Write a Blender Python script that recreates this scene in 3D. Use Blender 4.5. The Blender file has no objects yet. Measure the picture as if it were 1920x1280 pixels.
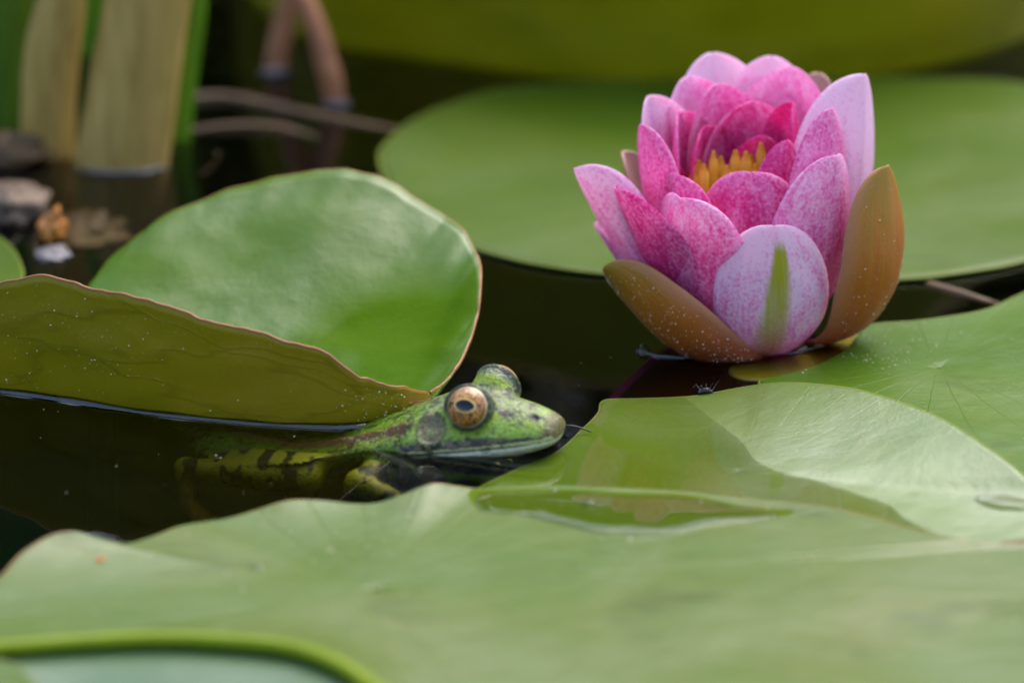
import bpy, math, random
import numpy as np
from mathutils import Vector, Matrix

random.seed(7)
rng = np.random.default_rng(7)
SC = bpy.context.scene
COL = SC.collection
U = 0.01                      # everything below is written in centimetres

# ------------------------------------------------------------------ camera
CAM_D, CAM_EL = 90.0, math.radians(18.0)
cam_pos = np.array([0.0, -CAM_D*math.cos(CAM_EL), CAM_D*math.sin(CAM_EL)])
cam = bpy.data.cameras.new('camera')
cam.sensor_width = 36.0
cam.lens = 36.0*CAM_D/19.2
cam.clip_start, cam.clip_end = 0.02, 1000.0
cam.dof.use_dof = True
cam.dof.focus_distance = 0.864
cam.dof.aperture_fstop = 10.0
cam.dof.aperture_blades = 9
cam_o = bpy.data.objects.new('camera', cam)
cam_o.location = Vector(cam_pos*U)
cam_o.rotation_euler = (math.pi/2-CAM_EL, 0, 0)
COL.objects.link(cam_o)
SC.camera = cam_o
FWD = np.array([0, math.cos(CAM_EL), -math.sin(CAM_EL)])
UPV = np.array([0, math.sin(CAM_EL), math.cos(CAM_EL)])
RGT = np.array([1.0, 0, 0])

def ray(px, py):
    return FWD + RGT*((px-960)/1920*19.2/CAM_D) + UPV*((640-py)/1920*19.2/CAM_D)
def P(px, py, z=0.0):          # a sight line met with the level z
    r = ray(px, py); t = (z-cam_pos[2])/r[2]
    return cam_pos + r*t
def PY(px, py, y):             # a sight line met with the depth y
    r = ray(px, py); t = (y-cam_pos[1])/r[1]
    return cam_pos + r*t

# ------------------------------------------------------------------ world and sun
SUN_EL, SUN_AZ = math.radians(58), math.radians(32)     # azimuth: compass, clockwise from +Y
w = bpy.data.worlds.new('World'); SC.world = w; w.use_nodes = True
nt = w.node_tree
sky = nt.nodes.new('ShaderNodeTexSky'); sky.sky_type = 'NISHITA'; sky.sun_disc = False
sky.sun_elevation = SUN_EL; sky.sun_rotation = SUN_AZ
sky.air_density = 0.85; sky.dust_density = 3.0; sky.ozone_density = 1.0
bg = nt.nodes['Background']; bg.inputs['Strength'].default_value = 0.15
nt.links.new(sky.outputs['Color'], bg.inputs['Color'])
sun = bpy.data.lights.new('sun', 'SUN'); sun.energy = 0.9; sun.angle = math.radians(60)
sun.color = (1.0, 0.96, 0.92)
sun_o = bpy.data.objects.new('sun', sun)
sd = Vector((math.sin(SUN_AZ)*math.cos(SUN_EL), math.cos(SUN_AZ)*math.cos(SUN_EL), math.sin(SUN_EL)))
sun_o.rotation_euler = sd.to_track_quat('Z', 'Y').to_euler()
sun_o.location = sd*5
COL.objects.link(sun_o)
SC.view_settings.view_transform = 'Standard'
SC.view_settings.look = 'None'
SC.view_settings.exposure = 1.42
SC.view_settings.gamma = 1.0
SC.render.engine = 'CYCLES'
SC.cycles.use_denoising = True
SC.cycles.max_bounces = 10
SC.cycles.transparent_max_bounces = 16
SC.cycles.caustics_reflective = False
SC.cycles.caustics_refractive = False

# ------------------------------------------------------------------ noise
def _h(ix, iy, iz, s):
    n = (ix.astype(np.int64)*374761393 + iy.astype(np.int64)*668265263 + iz.astype(np.int64)*2147483647 + s*1274126177) & 0xffffffff
    n = ((n ^ (n >> 13))*1274126177) & 0xffffffff
    n = ((n ^ (n >> 16))*2246822519) & 0xffffffff
    return ((n ^ (n >> 15)) & 0xffff)/65535.0
def vnoise(p, f, s=0):
    q = np.asarray(p)*f; i = np.floor(q); t = q-i; t = t*t*(3-2*t); i = i.astype(np.int64)
    r = 0
    for a in (0, 1):
        for b in (0, 1):
            for c in (0, 1):
                r = r + _h(i[..., 0]+a, i[..., 1]+b, i[..., 2]+c, s)*(t[..., 0] if a else 1-t[..., 0])*(t[..., 1] if b else 1-t[..., 1])*(t[..., 2] if c else 1-t[..., 2])
    return r
def fbm(p, f, s=0, o=3):
    r = 0; a = 0.5; n = 0
    for k in range(o):
        r = r + a*vnoise(p, f*2**k, s+k*17); n += a; a *= 0.5
    return r/n
def sstep(a, b, x):
    t = np.clip((x-a)/(b-a), 0, 1); return t*t*(3-2*t)

# ------------------------------------------------------------------ materials
class NT:
    def __init__(self, name):
        self.m = bpy.data.materials.new(name); self.m.use_nodes = True
        self.t = self.m.node_tree; self.t.nodes.clear()
        self.out = self.n('ShaderNodeOutputMaterial')
    def n(self, typ, **kw):
        nd = self.t.nodes.new(typ)
        for k, v in kw.items():
            if k.startswith('i_'):
                key = k[2:]
                key = int(key) if key.isdigit() else key.replace('_', ' ')
                nd.inputs[key].default_value = v
            else: setattr(nd, k, v)
        return nd
    def l(self, a, b): self.t.links.new(a, b)
    def noise(self, scale, detail=3, vec=None, rough=0.55, dist=0.0):
        nd = self.n('ShaderNodeTexNoise', i_Scale=scale, i_Detail=detail, i_Roughness=rough, i_Distortion=dist)
        if vec is not None: self.l(vec, nd.inputs['Vector'])
        return nd.outputs['Fac']
    def obj(self): return self.n('ShaderNodeTexCoord').outputs['Object']
    def uv(self): return self.n('ShaderNodeTexCoord').outputs['UV']
    def mapping(self, vec, scale):
        nd = self.n('ShaderNodeMapping'); nd.inputs['Scale'].default_value = scale
        self.l(vec, nd.inputs['Vector']); return nd.outputs['Vector']
    def ramp(self, fac, stops):
        nd = self.n('ShaderNodeValToRGB'); cr = nd.color_ramp
        while len(cr.elements) < len(stops): cr.elements.new(0.5)
        for e, (p, c) in zip(cr.elements, stops):
            e.position = p; e.color = (*c, 1) if len(c) == 3 else c
        self.l(fac, nd.inputs['Fac']); return nd.outputs['Color']
    def mix(self, fac, a, b, blend='MIX'):
        nd = self.n('ShaderNodeMix', data_type='RGBA', blend_type=blend)
        for sock, v in ((nd.inputs[0], fac), (nd.inputs[6], a), (nd.inputs[7], b)):
            if isinstance(v, (int, float)): sock.default_value = v
            elif isinstance(v, tuple): sock.default_value = (*v, 1)
            else: self.l(v, sock)
        return nd.outputs[2]
    def math(self, op, a, b=None, c=None, clamp=False):
        nd = self.n('ShaderNodeMath', operation=op, use_clamp=clamp)
        for i, v in enumerate((a, b, c)):
            if v is None: continue
            if isinstance(v, (int, float)): nd.inputs[i].default_value = v
            else: self.l(v, nd.inputs[i])
        return nd.outputs[0]
    def bump(self, h, strength, dist):
        nd = self.n('ShaderNodeBump', i_Strength=strength, i_Distance=dist)
        self.l(h, nd.inputs['Height']); return nd.outputs['Normal']
    def principled(self, col, rough=0.5, normal=None, **kw):
        nd = self.n('ShaderNodeBsdfPrincipled')
        if isinstance(col, tuple): nd.inputs['Base Color'].default_value = (*col, 1)
        else: self.l(col, nd.inputs['Base Color'])
        if isinstance(rough, (int, float)): nd.inputs['Roughness'].default_value = rough
        else: self.l(rough, nd.inputs['Roughness'])
        if normal is not None: self.l(normal, nd.inputs['Normal'])
        for k, v in kw.items():
            nd.inputs[k.replace('_', ' ')].default_value = v
        return nd.outputs[0]
    def translucent(self, base, col, fac):
        tr = self.n('ShaderNodeBsdfTranslucent')
        if isinstance(col, tuple): tr.inputs['Color'].default_value = (*col, 1)
        else: self.l(col, tr.inputs['Color'])
        mx = self.n('ShaderNodeMixShader', i_0=fac); self.l(base, mx.inputs[1]); self.l(tr.outputs[0], mx.inputs[2])
        return mx.outputs[0]
    def done(self, sh):
        self.l(sh, self.out.inputs['Surface']); return self.m

def mat_simple(name, c1, c2, scale, rough=0.6, bump=0.3, trans=0.0, stretch=None, spec=0.5):
    k = NT(name); o = k.obj()
    if stretch: o = k.mapping(o, stretch)
    f = k.noise(scale, 5, o)
    col = k.ramp(f, [(0.3, c1), (0.7, c2)])
    nb = k.bump(k.noise(scale*3, 4, o), bump, 0.001)
    sh = k.principled(col, rough, nb, Specular_IOR_Level=spec)
    if trans: sh = k.translucent(sh, col, trans)
    return k.done(sh)

def mat_pad_top(name, c1, c2, c3, rough=0.40, spec=0.6, veins=1.0, patch=0.5, trans=0.22, smudge=0.5, coat=0.0, coat_rough=0.28):
    """waxy upper face of a floating leaf"""
    k = NT(name); o = k.obj(); uv = k.uv()
    big = k.noise(18, 4, o, 0.6)
    col = k.ramp(big, [(0.28, c1), (0.5, c2), (0.74, c3)])
    fine = k.noise(900, 3, o)
    col = k.mix(k.math('MULTIPLY', fine, 0.16), col, (0.02, 0.05, 0.0))
    sep = k.n('ShaderNodeSeparateXYZ'); k.l(uv, sep.inputs[0])
    # forking radial veins: u is the angle, v the radius
    wob = k.math('MULTIPLY', k.noise(30, 3, o), 0.12)
    ang = k.math('ADD', sep.outputs[0], k.math('MULTIPLY', wob, 0.12))
    vein = k.math('ABSOLUTE', k.math('SINE', k.math('MULTIPLY', ang, 2*math.pi*13)))
    vein = k.math('MULTIPLY', k.math('SUBTRACT', 1.0, k.math('MULTIPLY', vein, 9.0, clamp=True), clamp=True), veins)
    col = k.mix(k.math('MULTIPLY', vein, 0.06), col, c3)
    # small blemishes and dried specks
    vo = k.n('ShaderNodeTexVoronoi', i_Scale=120.0); k.l(o, vo.inputs['Vector'])
    spot = k.math('LESS_THAN', vo.outputs['Distance'], k.math('MULTIPLY', k.noise(25, 2, o), 0.10))
    col = k.mix(k.math('MULTIPLY', spot, 0.35), col, (0.16, 0.19, 0.05))
    sm = k.math('MULTIPLY', k.math('SUBTRACT', k.noise(70, 3, k.mapping(o, (0.45, 0.6, 0.6)), 0.6), 0.585), 9.0, clamp=True)
    col = k.mix(k.math('MULTIPLY', sm, smudge), col, (c1[0]*0.7, c1[1]*0.62, c1[2]*0.3))
    h = k.math('ADD', k.math('MULTIPLY', k.noise(160, 4, o), 0.6), k.math('MULTIPLY', vein, -0.2))
    h = k.math('ADD', h, k.math('MULTIPLY', k.noise(1400, 2, o), 0.12))
    nb = k.bump(h, 0.35, 0.0012)
    rr = k.math('ADD', rough-0.08, k.math('MULTIPLY', k.noise(45, 4, o), 0.2))
    gl = k.noise(17, 3, o, 0.5, 0.8)
    gl = k.math('MULTIPLY', k.math('SUBTRACT', gl, 0.40), 4.0, clamp=True)
    gl = k.math('ADD', spec*(1-patch), k.math('MULTIPLY', gl, spec*patch*1.5))
    wa = k.n('ShaderNodeAttribute', attribute_name='Col'); ws = k.n('ShaderNodeSeparateColor'); k.l(wa.outputs['Color'], ws.inputs[0])
    gl = k.math('MULTIPLY', gl, k.math('SUBTRACT', 1.0, ws.outputs[0], clamp=True))      # no waxy sheen where the leaf is under water
    nd = k.n('ShaderNodeBsdfPrincipled'); k.l(col, nd.inputs['Base Color']); k.l(rr, nd.inputs['Roughness']); k.l(nb, nd.inputs['Normal']); k.l(gl, nd.inputs['Specular IOR Level'])
    if coat:
        k.l(k.math('MULTIPLY', gl, coat/spec, clamp=True), nd.inputs['Coat Weight']); nd.inputs['Coat Roughness'].default_value = coat_rough; k.l(nb, nd.inputs['Coat Normal'])
    sh = k.translucent(nd.outputs[0], k.mix(1.0, col, (1.3, 1.3, 0.35), 'MULTIPLY'), trans)
    return k.done(sh)

def mat_pad_under(name, c1, c2, c3):
    k = NT(name); o = k.obj(); uv = k.uv()
    f = k.noise(22, 4, o)
    col = k.ramp(f, [(0.3, c1), (0.5, c2), (0.72, c3)])
    mp = k.mapping(uv, (9, 3, 1))
    nz = k.n('ShaderNodeTexNoise', i_Scale=2.0, i_Detail=2.0); k.l(mp, nz.inputs['Vector'])
    vadd = k.n('ShaderNodeVectorMath', operation='ADD'); k.l(mp, vadd.inputs[0])
    sc = k.n('ShaderNodeVectorMath', operation='SCALE', i_Scale=0.7); k.l(nz.outputs['Color'], sc.inputs[0]); k.l(sc.outputs[0], vadd.inputs[1])
    vo = k.n('ShaderNodeTexVoronoi', feature='DISTANCE_TO_EDGE', i_Scale=1.0); k.l(vadd.outputs[0], vo.inputs['Vector'])
    vein = k.math('SUBTRACT', 1.0, k.math('MULTIPLY', vo.outputs['Distance'], 22.0, clamp=True), clamp=True)
    col = k.mix(k.math('MULTIPLY', vein, 0.22), col, (0.10, 0.09, 0.005))
    col = k.mix(k.math('MULTIPLY', k.noise(1200, 2, o), 0.2), col, (0.06, 0.04, 0.0))
    h = k.math('ADD', k.math('MULTIPLY', vein, 0.7), k.math('MULTIPLY', k.noise(500, 3, o), 0.35))
    nb = k.bump(h, 0.3, 0.0003)
    sh = k.principled(col, 0.42, nb, Specular_IOR_Level=0.4)
    sh = k.translucent(sh, k.mix(1.0, col, (1.5, 1.4, 0.4), 'MULTIPLY'), 0.42)
    return k.done(sh)

def mat_petal(name, stripe=False):
    """object colour red channel = how deep the pink is"""
    k = NT(name); o = k.obj(); uv = k.uv()
    sep = k.n('ShaderNodeSeparateXYZ'); k.l(uv, sep.inputs[0]); u, v = sep.outputs[0], sep.outputs[1]
    oi = k.n('ShaderNodeObjectInfo'); ocs = k.n('ShaderNodeSeparateColor'); k.l(oi.outputs['Color'], ocs.inputs[0])
    deep = ocs.outputs[0]
    off = k.n('ShaderNodeVectorMath', operation='ADD'); k.l(uv, off.inputs[0])
    cmb = k.n('ShaderNodeCombineXYZ'); k.l(k.math('MULTIPLY', oi.outputs['Random'], 37.0), cmb.inputs[2]); k.l(cmb.outputs[0], off.inputs[1])
    uvr = off.outputs[0]
    streak = k.noise(1.0, 4, k.mapping(uvr, (26, 2.2, 1)), 0.65)
    blotch = k.noise(1.0, 3, k.mapping(uvr, (5, 4, 1)), 0.6)
    speck = k.noise(1500, 2, o, 0.7)
    f = k.math('ADD', deep, k.math('MULTIPLY', k.math('SUBTRACT', 0.55, v), 0.42))
    f = k.math('ADD', f, k.math('MULTIPLY', k.math('SUBTRACT', streak, 0.5), 0.6))
    f = k.math('ADD', f, k.math('MULTIPLY', k.math('SUBTRACT', blotch, 0.5), 0.7))
    f = k.math('ADD', f, k.math('MULTIPLY', k.math('SUBTRACT', speck, 0.5), 1.25), clamp=True)
    col = k.ramp(f, [(0.0, (0.92, 0.76, 0.88)), (0.3, (0.86, 0.38, 0.68)), (0.6, (0.76, 0.09, 0.40)), (1.0, (0.62, 0.010, 0.20))])
    mid = k.math('SUBTRACT', 1.0, k.math('MULTIPLY', k.math('ABSOLUTE', k.math('SUBTRACT', u, 0.5)), 26.0, clamp=True), clamp=True)
    mid = k.math('MULTIPLY', mid, k.math('SUBTRACT', 1.0, v, clamp=True))
    col = k.mix(k.math('MULTIPLY', mid, 0.5), col, (0.55, 0.02, 0.2))
    if stripe:
        a = k.math('ABSOLUTE', k.math('SUBTRACT', u, k.math('ADD', k.math('SUBTRACT', 0.58, k.math('MULTIPLY', v, 0.16)), k.math('MULTIPLY', k.math('SUBTRACT', streak, 0.5), 0.06))))
        wdt = k.math('ADD', 0.07, k.math('MULTIPLY', k.math('SUBTRACT', 1.0, v), 0.14))
        m = k.math('SUBTRACT', 1.0, k.math('DIVIDE', a, wdt), clamp=True)
        m = k.math('MULTIPLY', k.math('MULTIPLY', m, 2.2, clamp=True), k.math('MULTIPLY', k.math('SUBTRACT', 0.93, v), 14.0, clamp=True))
        m = k.math('MULTIPLY', m, k.math('ADD', 0.25, k.math('MULTIPLY', v, 0.95), clamp=True))
        m = k.math('MULTIPLY', m, k.math('ADD', 0.45, k.math('MULTIPLY', streak, 0.8)), clamp=True)
        col = k.mix(k.math('MULTIPLY', m, 1.25, clamp=True), col, (0.42, 0.50, 0.02))
    h = k.math('ADD', streak, k.math('MULTIPLY', speck, 0.25))
    nb = k.bump(h, 0.25, 0.0006)
    sh = k.principled(col, 0.42, nb, Specular_IOR_Level=0.3)
    sh = k.translucent(sh, k.mix(1.0, col, (1.12, 0.95, 1.0), 'MULTIPLY'), 0.5)
    return k.done(sh)

def mat_sepal_out():
    k = NT('sepal_outside'); o = k.obj(); uv = k.uv()
    sep = k.n('ShaderNodeSeparateXYZ'); k.l(uv, sep.inputs[0]); u, v = sep.outputs[0], sep.outputs[1]
    st = k.noise(1.0, 4, k.mapping(uv, (16, 2, 1)))
    f = k.math('ADD', v, k.math('MULTIPLY', k.math('SUBTRACT', st, 0.5), 0.9))
    col = k.ramp(f, [(0.1, (0.54, 0.13, 0.06)), (0.45, (0.52, 0.135, 0.018)), (0.85, (0.50, 0.21, 0.018)), (1.0, (0.38, 0.22, 0.02))])
    edge = k.math('MULTIPLY', k.math('ABSOLUTE', k.math('SUBTRACT', u, 0.5)), 2.0)
    edge = k.math('MULTIPLY', k.math('SUBTRACT', edge, 0.72), 2.2, clamp=True)
    col = k.mix(edge, col, (0.60, 0.28, 0.16))
    col = k.mix(k.math('MULTIPLY', k.noise(1300, 3, o), 0.25), col, (0.12, 0.05, 0.01))
    nb = k.bump(k.math('ADD', st, k.math('MULTIPLY', k.noise(1500, 2, o), 0.5)), 0.25, 0.0006)
    sh = k.principled(col, 0.4, nb, Specular_IOR_Level=0.4)
    return k.done(k.translucent(sh, col, 0.2))

def mat_attr(name, rough, bump_scale, bump, coat=0.0, spec=0.5):
    k = NT(name); o = k.obj()
    a = k.n('ShaderNodeAttribute', attribute_name='Col')
    col = k.mix(k.math('MULTIPLY', k.noise(1700, 3, o), 0.25), a.outputs['Color'], (0.03, 0.04, 0.02))
    h = k.math('ADD', k.noise(bump_scale, 3, o, 0.6), k.math('MULTIPLY', k.noise(bump_scale*3.1, 2, o), 0.4))
    nb = k.bump(h, bump, 0.0005)
    sh = k.principled(col, rough, nb, Specular_IOR_Level=spec, Coat_Weight=coat, Coat_Roughness=0.12)
    return k.done(sh)

def mat_water(name, volume, ior=1.33):
    k = NT(name)
    tr = k.n('ShaderNodeBsdfTransparent'); gl = k.n('ShaderNodeBsdfGlossy', i_Roughness=0.015)
    nb = k.bump(k.noise(22, 3, k.obj(), 0.45), 0.06, 0.004)
    k.l(nb, gl.inputs['Normal'])
    fr = k.n('ShaderNodeFresnel', i_IOR=ior)
    mx = k.n('ShaderNodeMixShader'); k.l(fr.outputs[0], mx.inputs[0]); k.l(tr.outputs[0], mx.inputs[1]); k.l(gl.outputs[0], mx.inputs[2])
    k.l(mx.outputs[0], k.out.inputs['Surface'])
    if volume:
        va = k.n('ShaderNodeVolumeAbsorption', i_Density=72.0); va.inputs['Color'].default_value = (0.40, 0.36, 0.0, 1)
        k.l(va.outputs[0], k.out.inputs['Volume'])
    return k.m

def mat_colour(name, c, rough=0.4, trans=0.0, spec=0.5):
    k = NT(name); o = k.obj()
    col = k.mix(k.math('MULTIPLY', k.noise(400, 3, o), 0.45), c, tuple(x*0.45 for x in c))
    sh = k.principled(col, rough, k.bump(k.noise(900, 2, o), 0.2, 0.0004), Specular_IOR_Level=spec)
    if trans: sh = k.translucent(sh, col, trans)
    return k.done(sh)

M = {}
M['pad'] = mat_pad_top('pad_upper_face', (0.065, 0.145, 0.006), (0.085, 0.175, 0.009), (0.12, 0.20, 0.014), spec=0.35, rough=0.36)
M['pad_half'] = mat_pad_top('pad_upper_face_half_wet', (0.10, 0.19, 0.003), (0.125, 0.22, 0.004), (0.15, 0.24, 0.008), spec=1.0, rough=0.34, patch=0.2, smudge=0.2, veins=0.2, coat=0.9, coat_rough=0.36)
M['pad_fore'] = mat_pad_top('pad_upper_face_pale', (0.075, 0.150, 0.010), (0.105, 0.168, 0.013), (0.145, 0.18, 0.022), rough=0.36, spec=0.6, smudge=0.6)
M['pad_back'] = mat_pad_top('pad_upper_face_plain', (0.062, 0.12, 0.005), (0.078, 0.138, 0.006), (0.10, 0.155, 0.007), rough=0.42, spec=0.32, smudge=0.2)
M['pad_sky_tint'] = mat_pad_top('pad_upper_face_sky_tint', (0.06, 0.14, 0.05), (0.08, 0.16, 0.06), (0.10, 0.18, 0.06), spec=1.0, coat=0.6, coat_rough=0.3)  # blue sky sheen painted into the leaf's base colour
M['pad_fold'] = mat_pad_top('pad_upper_face_glossy', (0.07, 0.165, 0.003), (0.09, 0.19, 0.004), (0.12, 0.21, 0.008), rough=0.30, spec=0.45, veins=0.0, patch=0.95, trans=0.3, smudge=0.15, coat=0.12, coat_rough=0.3)
M['under'] = mat_pad_under('pad_underside_olive', (0.36, 0.28, 0.008), (0.46, 0.33, 0.010), (0.50, 0.32, 0.03))
M['under_y'] = mat_pad_under('pad_underside_yellow', (0.32, 0.31, 0.001), (0.42, 0.37, 0.002), (0.50, 0.41, 0.004))
M['rim_red'] = mat_colour('pad_rim_red', (0.36, 0.15, 0.04), 0.4, 0.15)
M['rim_green'] = mat_colour('pad_rim_green', (0.24, 0.30, 0.03), 0.4, 0.2)
M['rim_bright'] = mat_colour('pad_rim_bright_green', (0.30, 0.40, 0.012), 0.45, 0.3, 0.25)
M['petal'] = mat_petal('petal_pink')
M['petal_s'] = mat_petal('petal_white_green_stripe', True)
M['sepal'] = mat_sepal_out()
M['sepal_in'] = mat_colour('sepal_inside', (0.62, 0.40, 0.32), 0.4, 0.3)
M['stamen'] = mat_colour('stamen_yellow', (1.0, 0.70, 0.11), 0.45, 0.45)
M['carpel'] = mat_colour('flower_centre', (0.5, 0.28, 0.05), 0.5, 0.1)
M['frog'] = mat_attr('frog_skin', 0.36, 650, 0.8, 0.05, 0.3)
M['eye'] = mat_attr('frog_eye', 0.08, 2500, 0.02, 0.0)
M['pupil'] = mat_colour('frog_pupil', (0.004, 0.006, 0.012), 0.06)
M['water'] = mat_water('pond_water', True)
M['film'] = mat_water('water_film', False)
M['edge_glint'] = mat_water('water_edge_boosted_glint', False, 2.0)  # plain water, index raised to put a sky glint along the waterlines
M['bed'] = mat_simple('pond_mud', (0.035, 0.028, 0.012), (0.07, 0.055, 0.02), 20, 0.9)
M['pollen'] = mat_colour('pollen', (0.75, 0.66, 0.35), 0.6)
M['grit'] = mat_colour('pale_grit', (0.7, 0.55, 0.4), 0.7)
M['reed_tan'] = mat_simple('dry_reed', (0.40, 0.25, 0.05), (0.62, 0.42, 0.11), 60, 0.55, 0.3, 0.15, (6, 6, 1))
M['reed_green'] = mat_simple('green_reed', (0.12, 0.27, 0.008), (0.22, 0.44, 0.015), 50, 0.4, 0.2, 0.25, (6, 6, 1))
M['reed_dark'] = mat_simple('dark_reed', (0.06, 0.14, 0.003), (0.11, 0.22, 0.005), 50, 0.45, 0.2, 0.2, (6, 6, 1))
M['stem_red'] = mat_simple('russet_stem', (0.24, 0.07, 0.025), (0.50, 0.22, 0.10), 80, 0.5)
M['stem_brown'] = mat_simple('brown_stem', (0.055, 0.026, 0.007), (0.13, 0.07, 0.018), 80, 0.6)
M['dead'] = mat_simple('withered_leaf', (0.06, 0.035, 0.02), (0.28, 0.19, 0.12), 120, 0.6, 0.6)
M['orange'] = mat_simple('orange_bud', (0.35, 0.11, 0.01), (0.5, 0.2, 0.02), 150, 0.4)
M['foam'] = mat_simple('pale_foam', (0.07, 0.06, 0.06), (0.28, 0.26, 0.26), 200, 0.4)
M['foliage'] = mat_simple('bank_leaves', (0.09, 0.09, 0.008), (0.17, 0.16, 0.014), 8, 0.6, 0.1)
M['black'] = mat_colour('dark_insect', (0.012, 0.010, 0.008), 0.4)

# ------------------------------------------------------------------ mesh helpers
def tag(o, label=None, cat=None, group=None, kind=None):
    if label: o['label'] = label
    if cat: o['category'] = cat
    if group: o['group'] = group
    if kind: o['kind'] = kind
    return o
def thing(name, loc, label, cat, group=None):
    o = bpy.data.objects.new(name, None); COL.objects.link(o)
    o.location = Vector(np.asarray(loc, float)*U); o.empty_display_size = 0.01
    return tag(o, label, cat, group)
def origin_of(parent):
    return np.array(parent.location)/U if parent is not None else None
def mesh_obj(name, verts, faces, mats, parent=None, origin=None, uv=None, midx=None, smooth=True, col=None):
    """verts in world centimetres"""
    verts = np.asarray(verts, float)
    if parent is not None:
        org = np.zeros(3); p = parent
        while p is not None: org = org+np.array(p.location)/U; p = p.parent
        loc = np.zeros(3)
    else:
        org = np.asarray(origin if origin is not None else verts.mean(0)); loc = org
    me = bpy.data.meshes.new(name)
    me.from_pydata(((verts-org)*U).tolist(), [], faces if isinstance(faces, list) else faces.tolist())
    if not isinstance(mats, (list, tuple)): mats = [mats]
    for m in mats: me.materials.append(m)
    if midx is not None: me.polygons.foreach_set('material_index', np.asarray(midx, np.int32))
    if smooth: me.polygons.foreach_set('use_smooth', np.ones(len(me.polygons), bool))
    if uv is not None:
        l = me.uv_layers.new(name='UVMap'); vi = np.zeros(len(me.loops), np.int32)
        me.loops.foreach_get('vertex_index', vi)
        l.data.foreach_set('uv', np.asarray(uv, np.float32)[vi].ravel())
    if col is not None:
        a = me.color_attributes.new('Col', 'FLOAT_COLOR', 'POINT')
        a.data.foreach_set('color', np.c_[col, np.ones(len(col))].astype(np.float32).ravel())
    me.update()
    o = bpy.data.objects.new(name, me); COL.objects.link(o)
    o.location = Vector(loc*U)
    if parent is not None: o.parent = parent
    return o

def grid_faces(ni, nj, wrap_j=False, off=0, flip=False):
    i = np.arange(ni-1)[:, None]; nj2 = nj if wrap_j else nj-1; j = np.arange(nj2)[None, :]; j1 = (j+1) % nj
    f = np.stack([i*nj+j, (i+1)*nj+j, (i+1)*nj+j1, i*nj+j1], -1).reshape(-1, 4)+off
    return f[:, ::-1] if flip else f

def sheet(name, G, th, mats, parent=None, origin=None, wrap_j=False, uv=None, thin=None, wet=None):
    """a leaf-like solid: grid G[i,j] is its middle, mats = (front, back)"""
    ni, nj = G.shape[:2]
    di = np.gradient(G, axis=0)
    if wrap_j:
        dj = (np.roll(G, -1, 1)-np.roll(G, 1, 1))
    else: dj = np.gradient(G, axis=1)
    n = np.cross(di, dj); ln = np.linalg.norm(n, axis=-1, keepdims=True)
    n = n/np.maximum(ln, 1e-9)
    if wrap_j:
        n[0] = n[1].mean(0); n[0] /= np.linalg.norm(n[0])
    t = th*(thin if thin is not None else 1.0)
    if isinstance(t, np.ndarray): t = t[..., None]
    T = (G+n*t/2).reshape(-1, 3); B = (G-n*t/2).reshape(-1, 3)
    nn = ni*nj
    ft = grid_faces(ni, nj, wrap_j); fb = grid_faces(ni, nj, wrap_j, nn, True)
    if wrap_j:
        loop = [(ni-1)*nj+j for j in range(nj)]; loops = [loop+[loop[0]]]
    else:
        loop = [i*nj for i in range(ni)]+[(ni-1)*nj+j for j in range(1, nj)]+[i*nj+nj-1 for i in range(ni-2, -1, -1)]+[j for j in range(nj-2, 0, -1)]
        loops = [loop+[loop[0]]]
    fs = []
    for lp in loops:
        for a, b in zip(lp[:-1], lp[1:]): fs.append([a, a+nn, b+nn, b])
    faces = ft.tolist()+fb.tolist()+fs
    midx = [0]*len(ft)+[1]*len(fb)+[1]*len(fs)
    if uv is None:
        a, b = np.meshgrid(np.linspace(0, 1, ni), np.linspace(0, 1, nj), indexing='ij')
        uv = np.stack([b, a], -1)
    uvv = np.concatenate([uv.reshape(-1, 2)]*2)
    col = None
    if wet is not None:
        col = np.repeat(np.concatenate([wet.ravel(), wet.ravel()])[:, None], 3, 1)
    return mesh_obj(name, np.concatenate([T, B]), faces, list(mats), parent, origin, uvv, midx, col=col)

def catmull(pts, n, closed=False):
    p = np.asarray(pts, float); m = len(p)
    if closed: q = np.concatenate([p[-1:], p, p[:2]])
    else: q = np.concatenate([2*p[:1]-p[1:2], p, 2*p[-1:]-p[-2:-1]])
    segs = m if closed else m-1
    t = np.linspace(0, segs, n, endpoint=not closed); i = np.minimum(t.astype(int), segs-1); f = (t-i)[:, None]
    a, b, c, d = q[i], q[i+1], q[i+2], q[i+3]
    return 0.5*(2*b+(c-a)*f+(2*a-5*b+4*c-d)*f**2+(3*b-a-3*c+d)*f**3)

def tube_geo(path, rad, seg=8, closed=False, flat=1.0, side=None):
    path = np.asarray(path, float); n = len(path)
    rad = np.broadcast_to(np.asarray(rad, float), (n,))
    tan = (np.roll(path, -1, 0)-np.roll(path, 1, 0)) if closed else np.gradient(path, axis=0)
    tan /= np.maximum(np.linalg.norm(tan, axis=1, keepdims=True), 1e-9)
    ref = np.array([0, 0, 1.0]) if side is None else np.asarray(side, float)
    if side is None and abs(tan[:, 2]).mean() > 0.8: ref = np.array([0, 1.0, 0])
    s = np.cross(tan, ref); s /= np.maximum(np.linalg.norm(s, axis=1, keepdims=True), 1e-9)
    b = np.cross(s, tan)
    a = np.arange(seg)/seg*2*math.pi
    V = path[:, None]+rad[:, None, None]*(np.cos(a)[None, :, None]*s[:, None]+flat*np.sin(a)[None, :, None]*b[:, None])
    V = V.reshape(-1, 3)
    F = grid_faces(n, seg, True).tolist()
    if closed:
        F += [[(n-1)*seg+j, j, (j+1) % seg, (n-1)*seg+(j+1) % seg] for j in range(seg)]
    else:
        F += [list(range(seg))[::-1], [(n-1)*seg+j for j in range(seg)]]
    return V, F
def tube(name, path, rad, mat, parent=None, **kw):
    V, F = tube_geo(path, rad, **kw)
    return mesh_obj(name, V, F, mat, parent)

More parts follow.
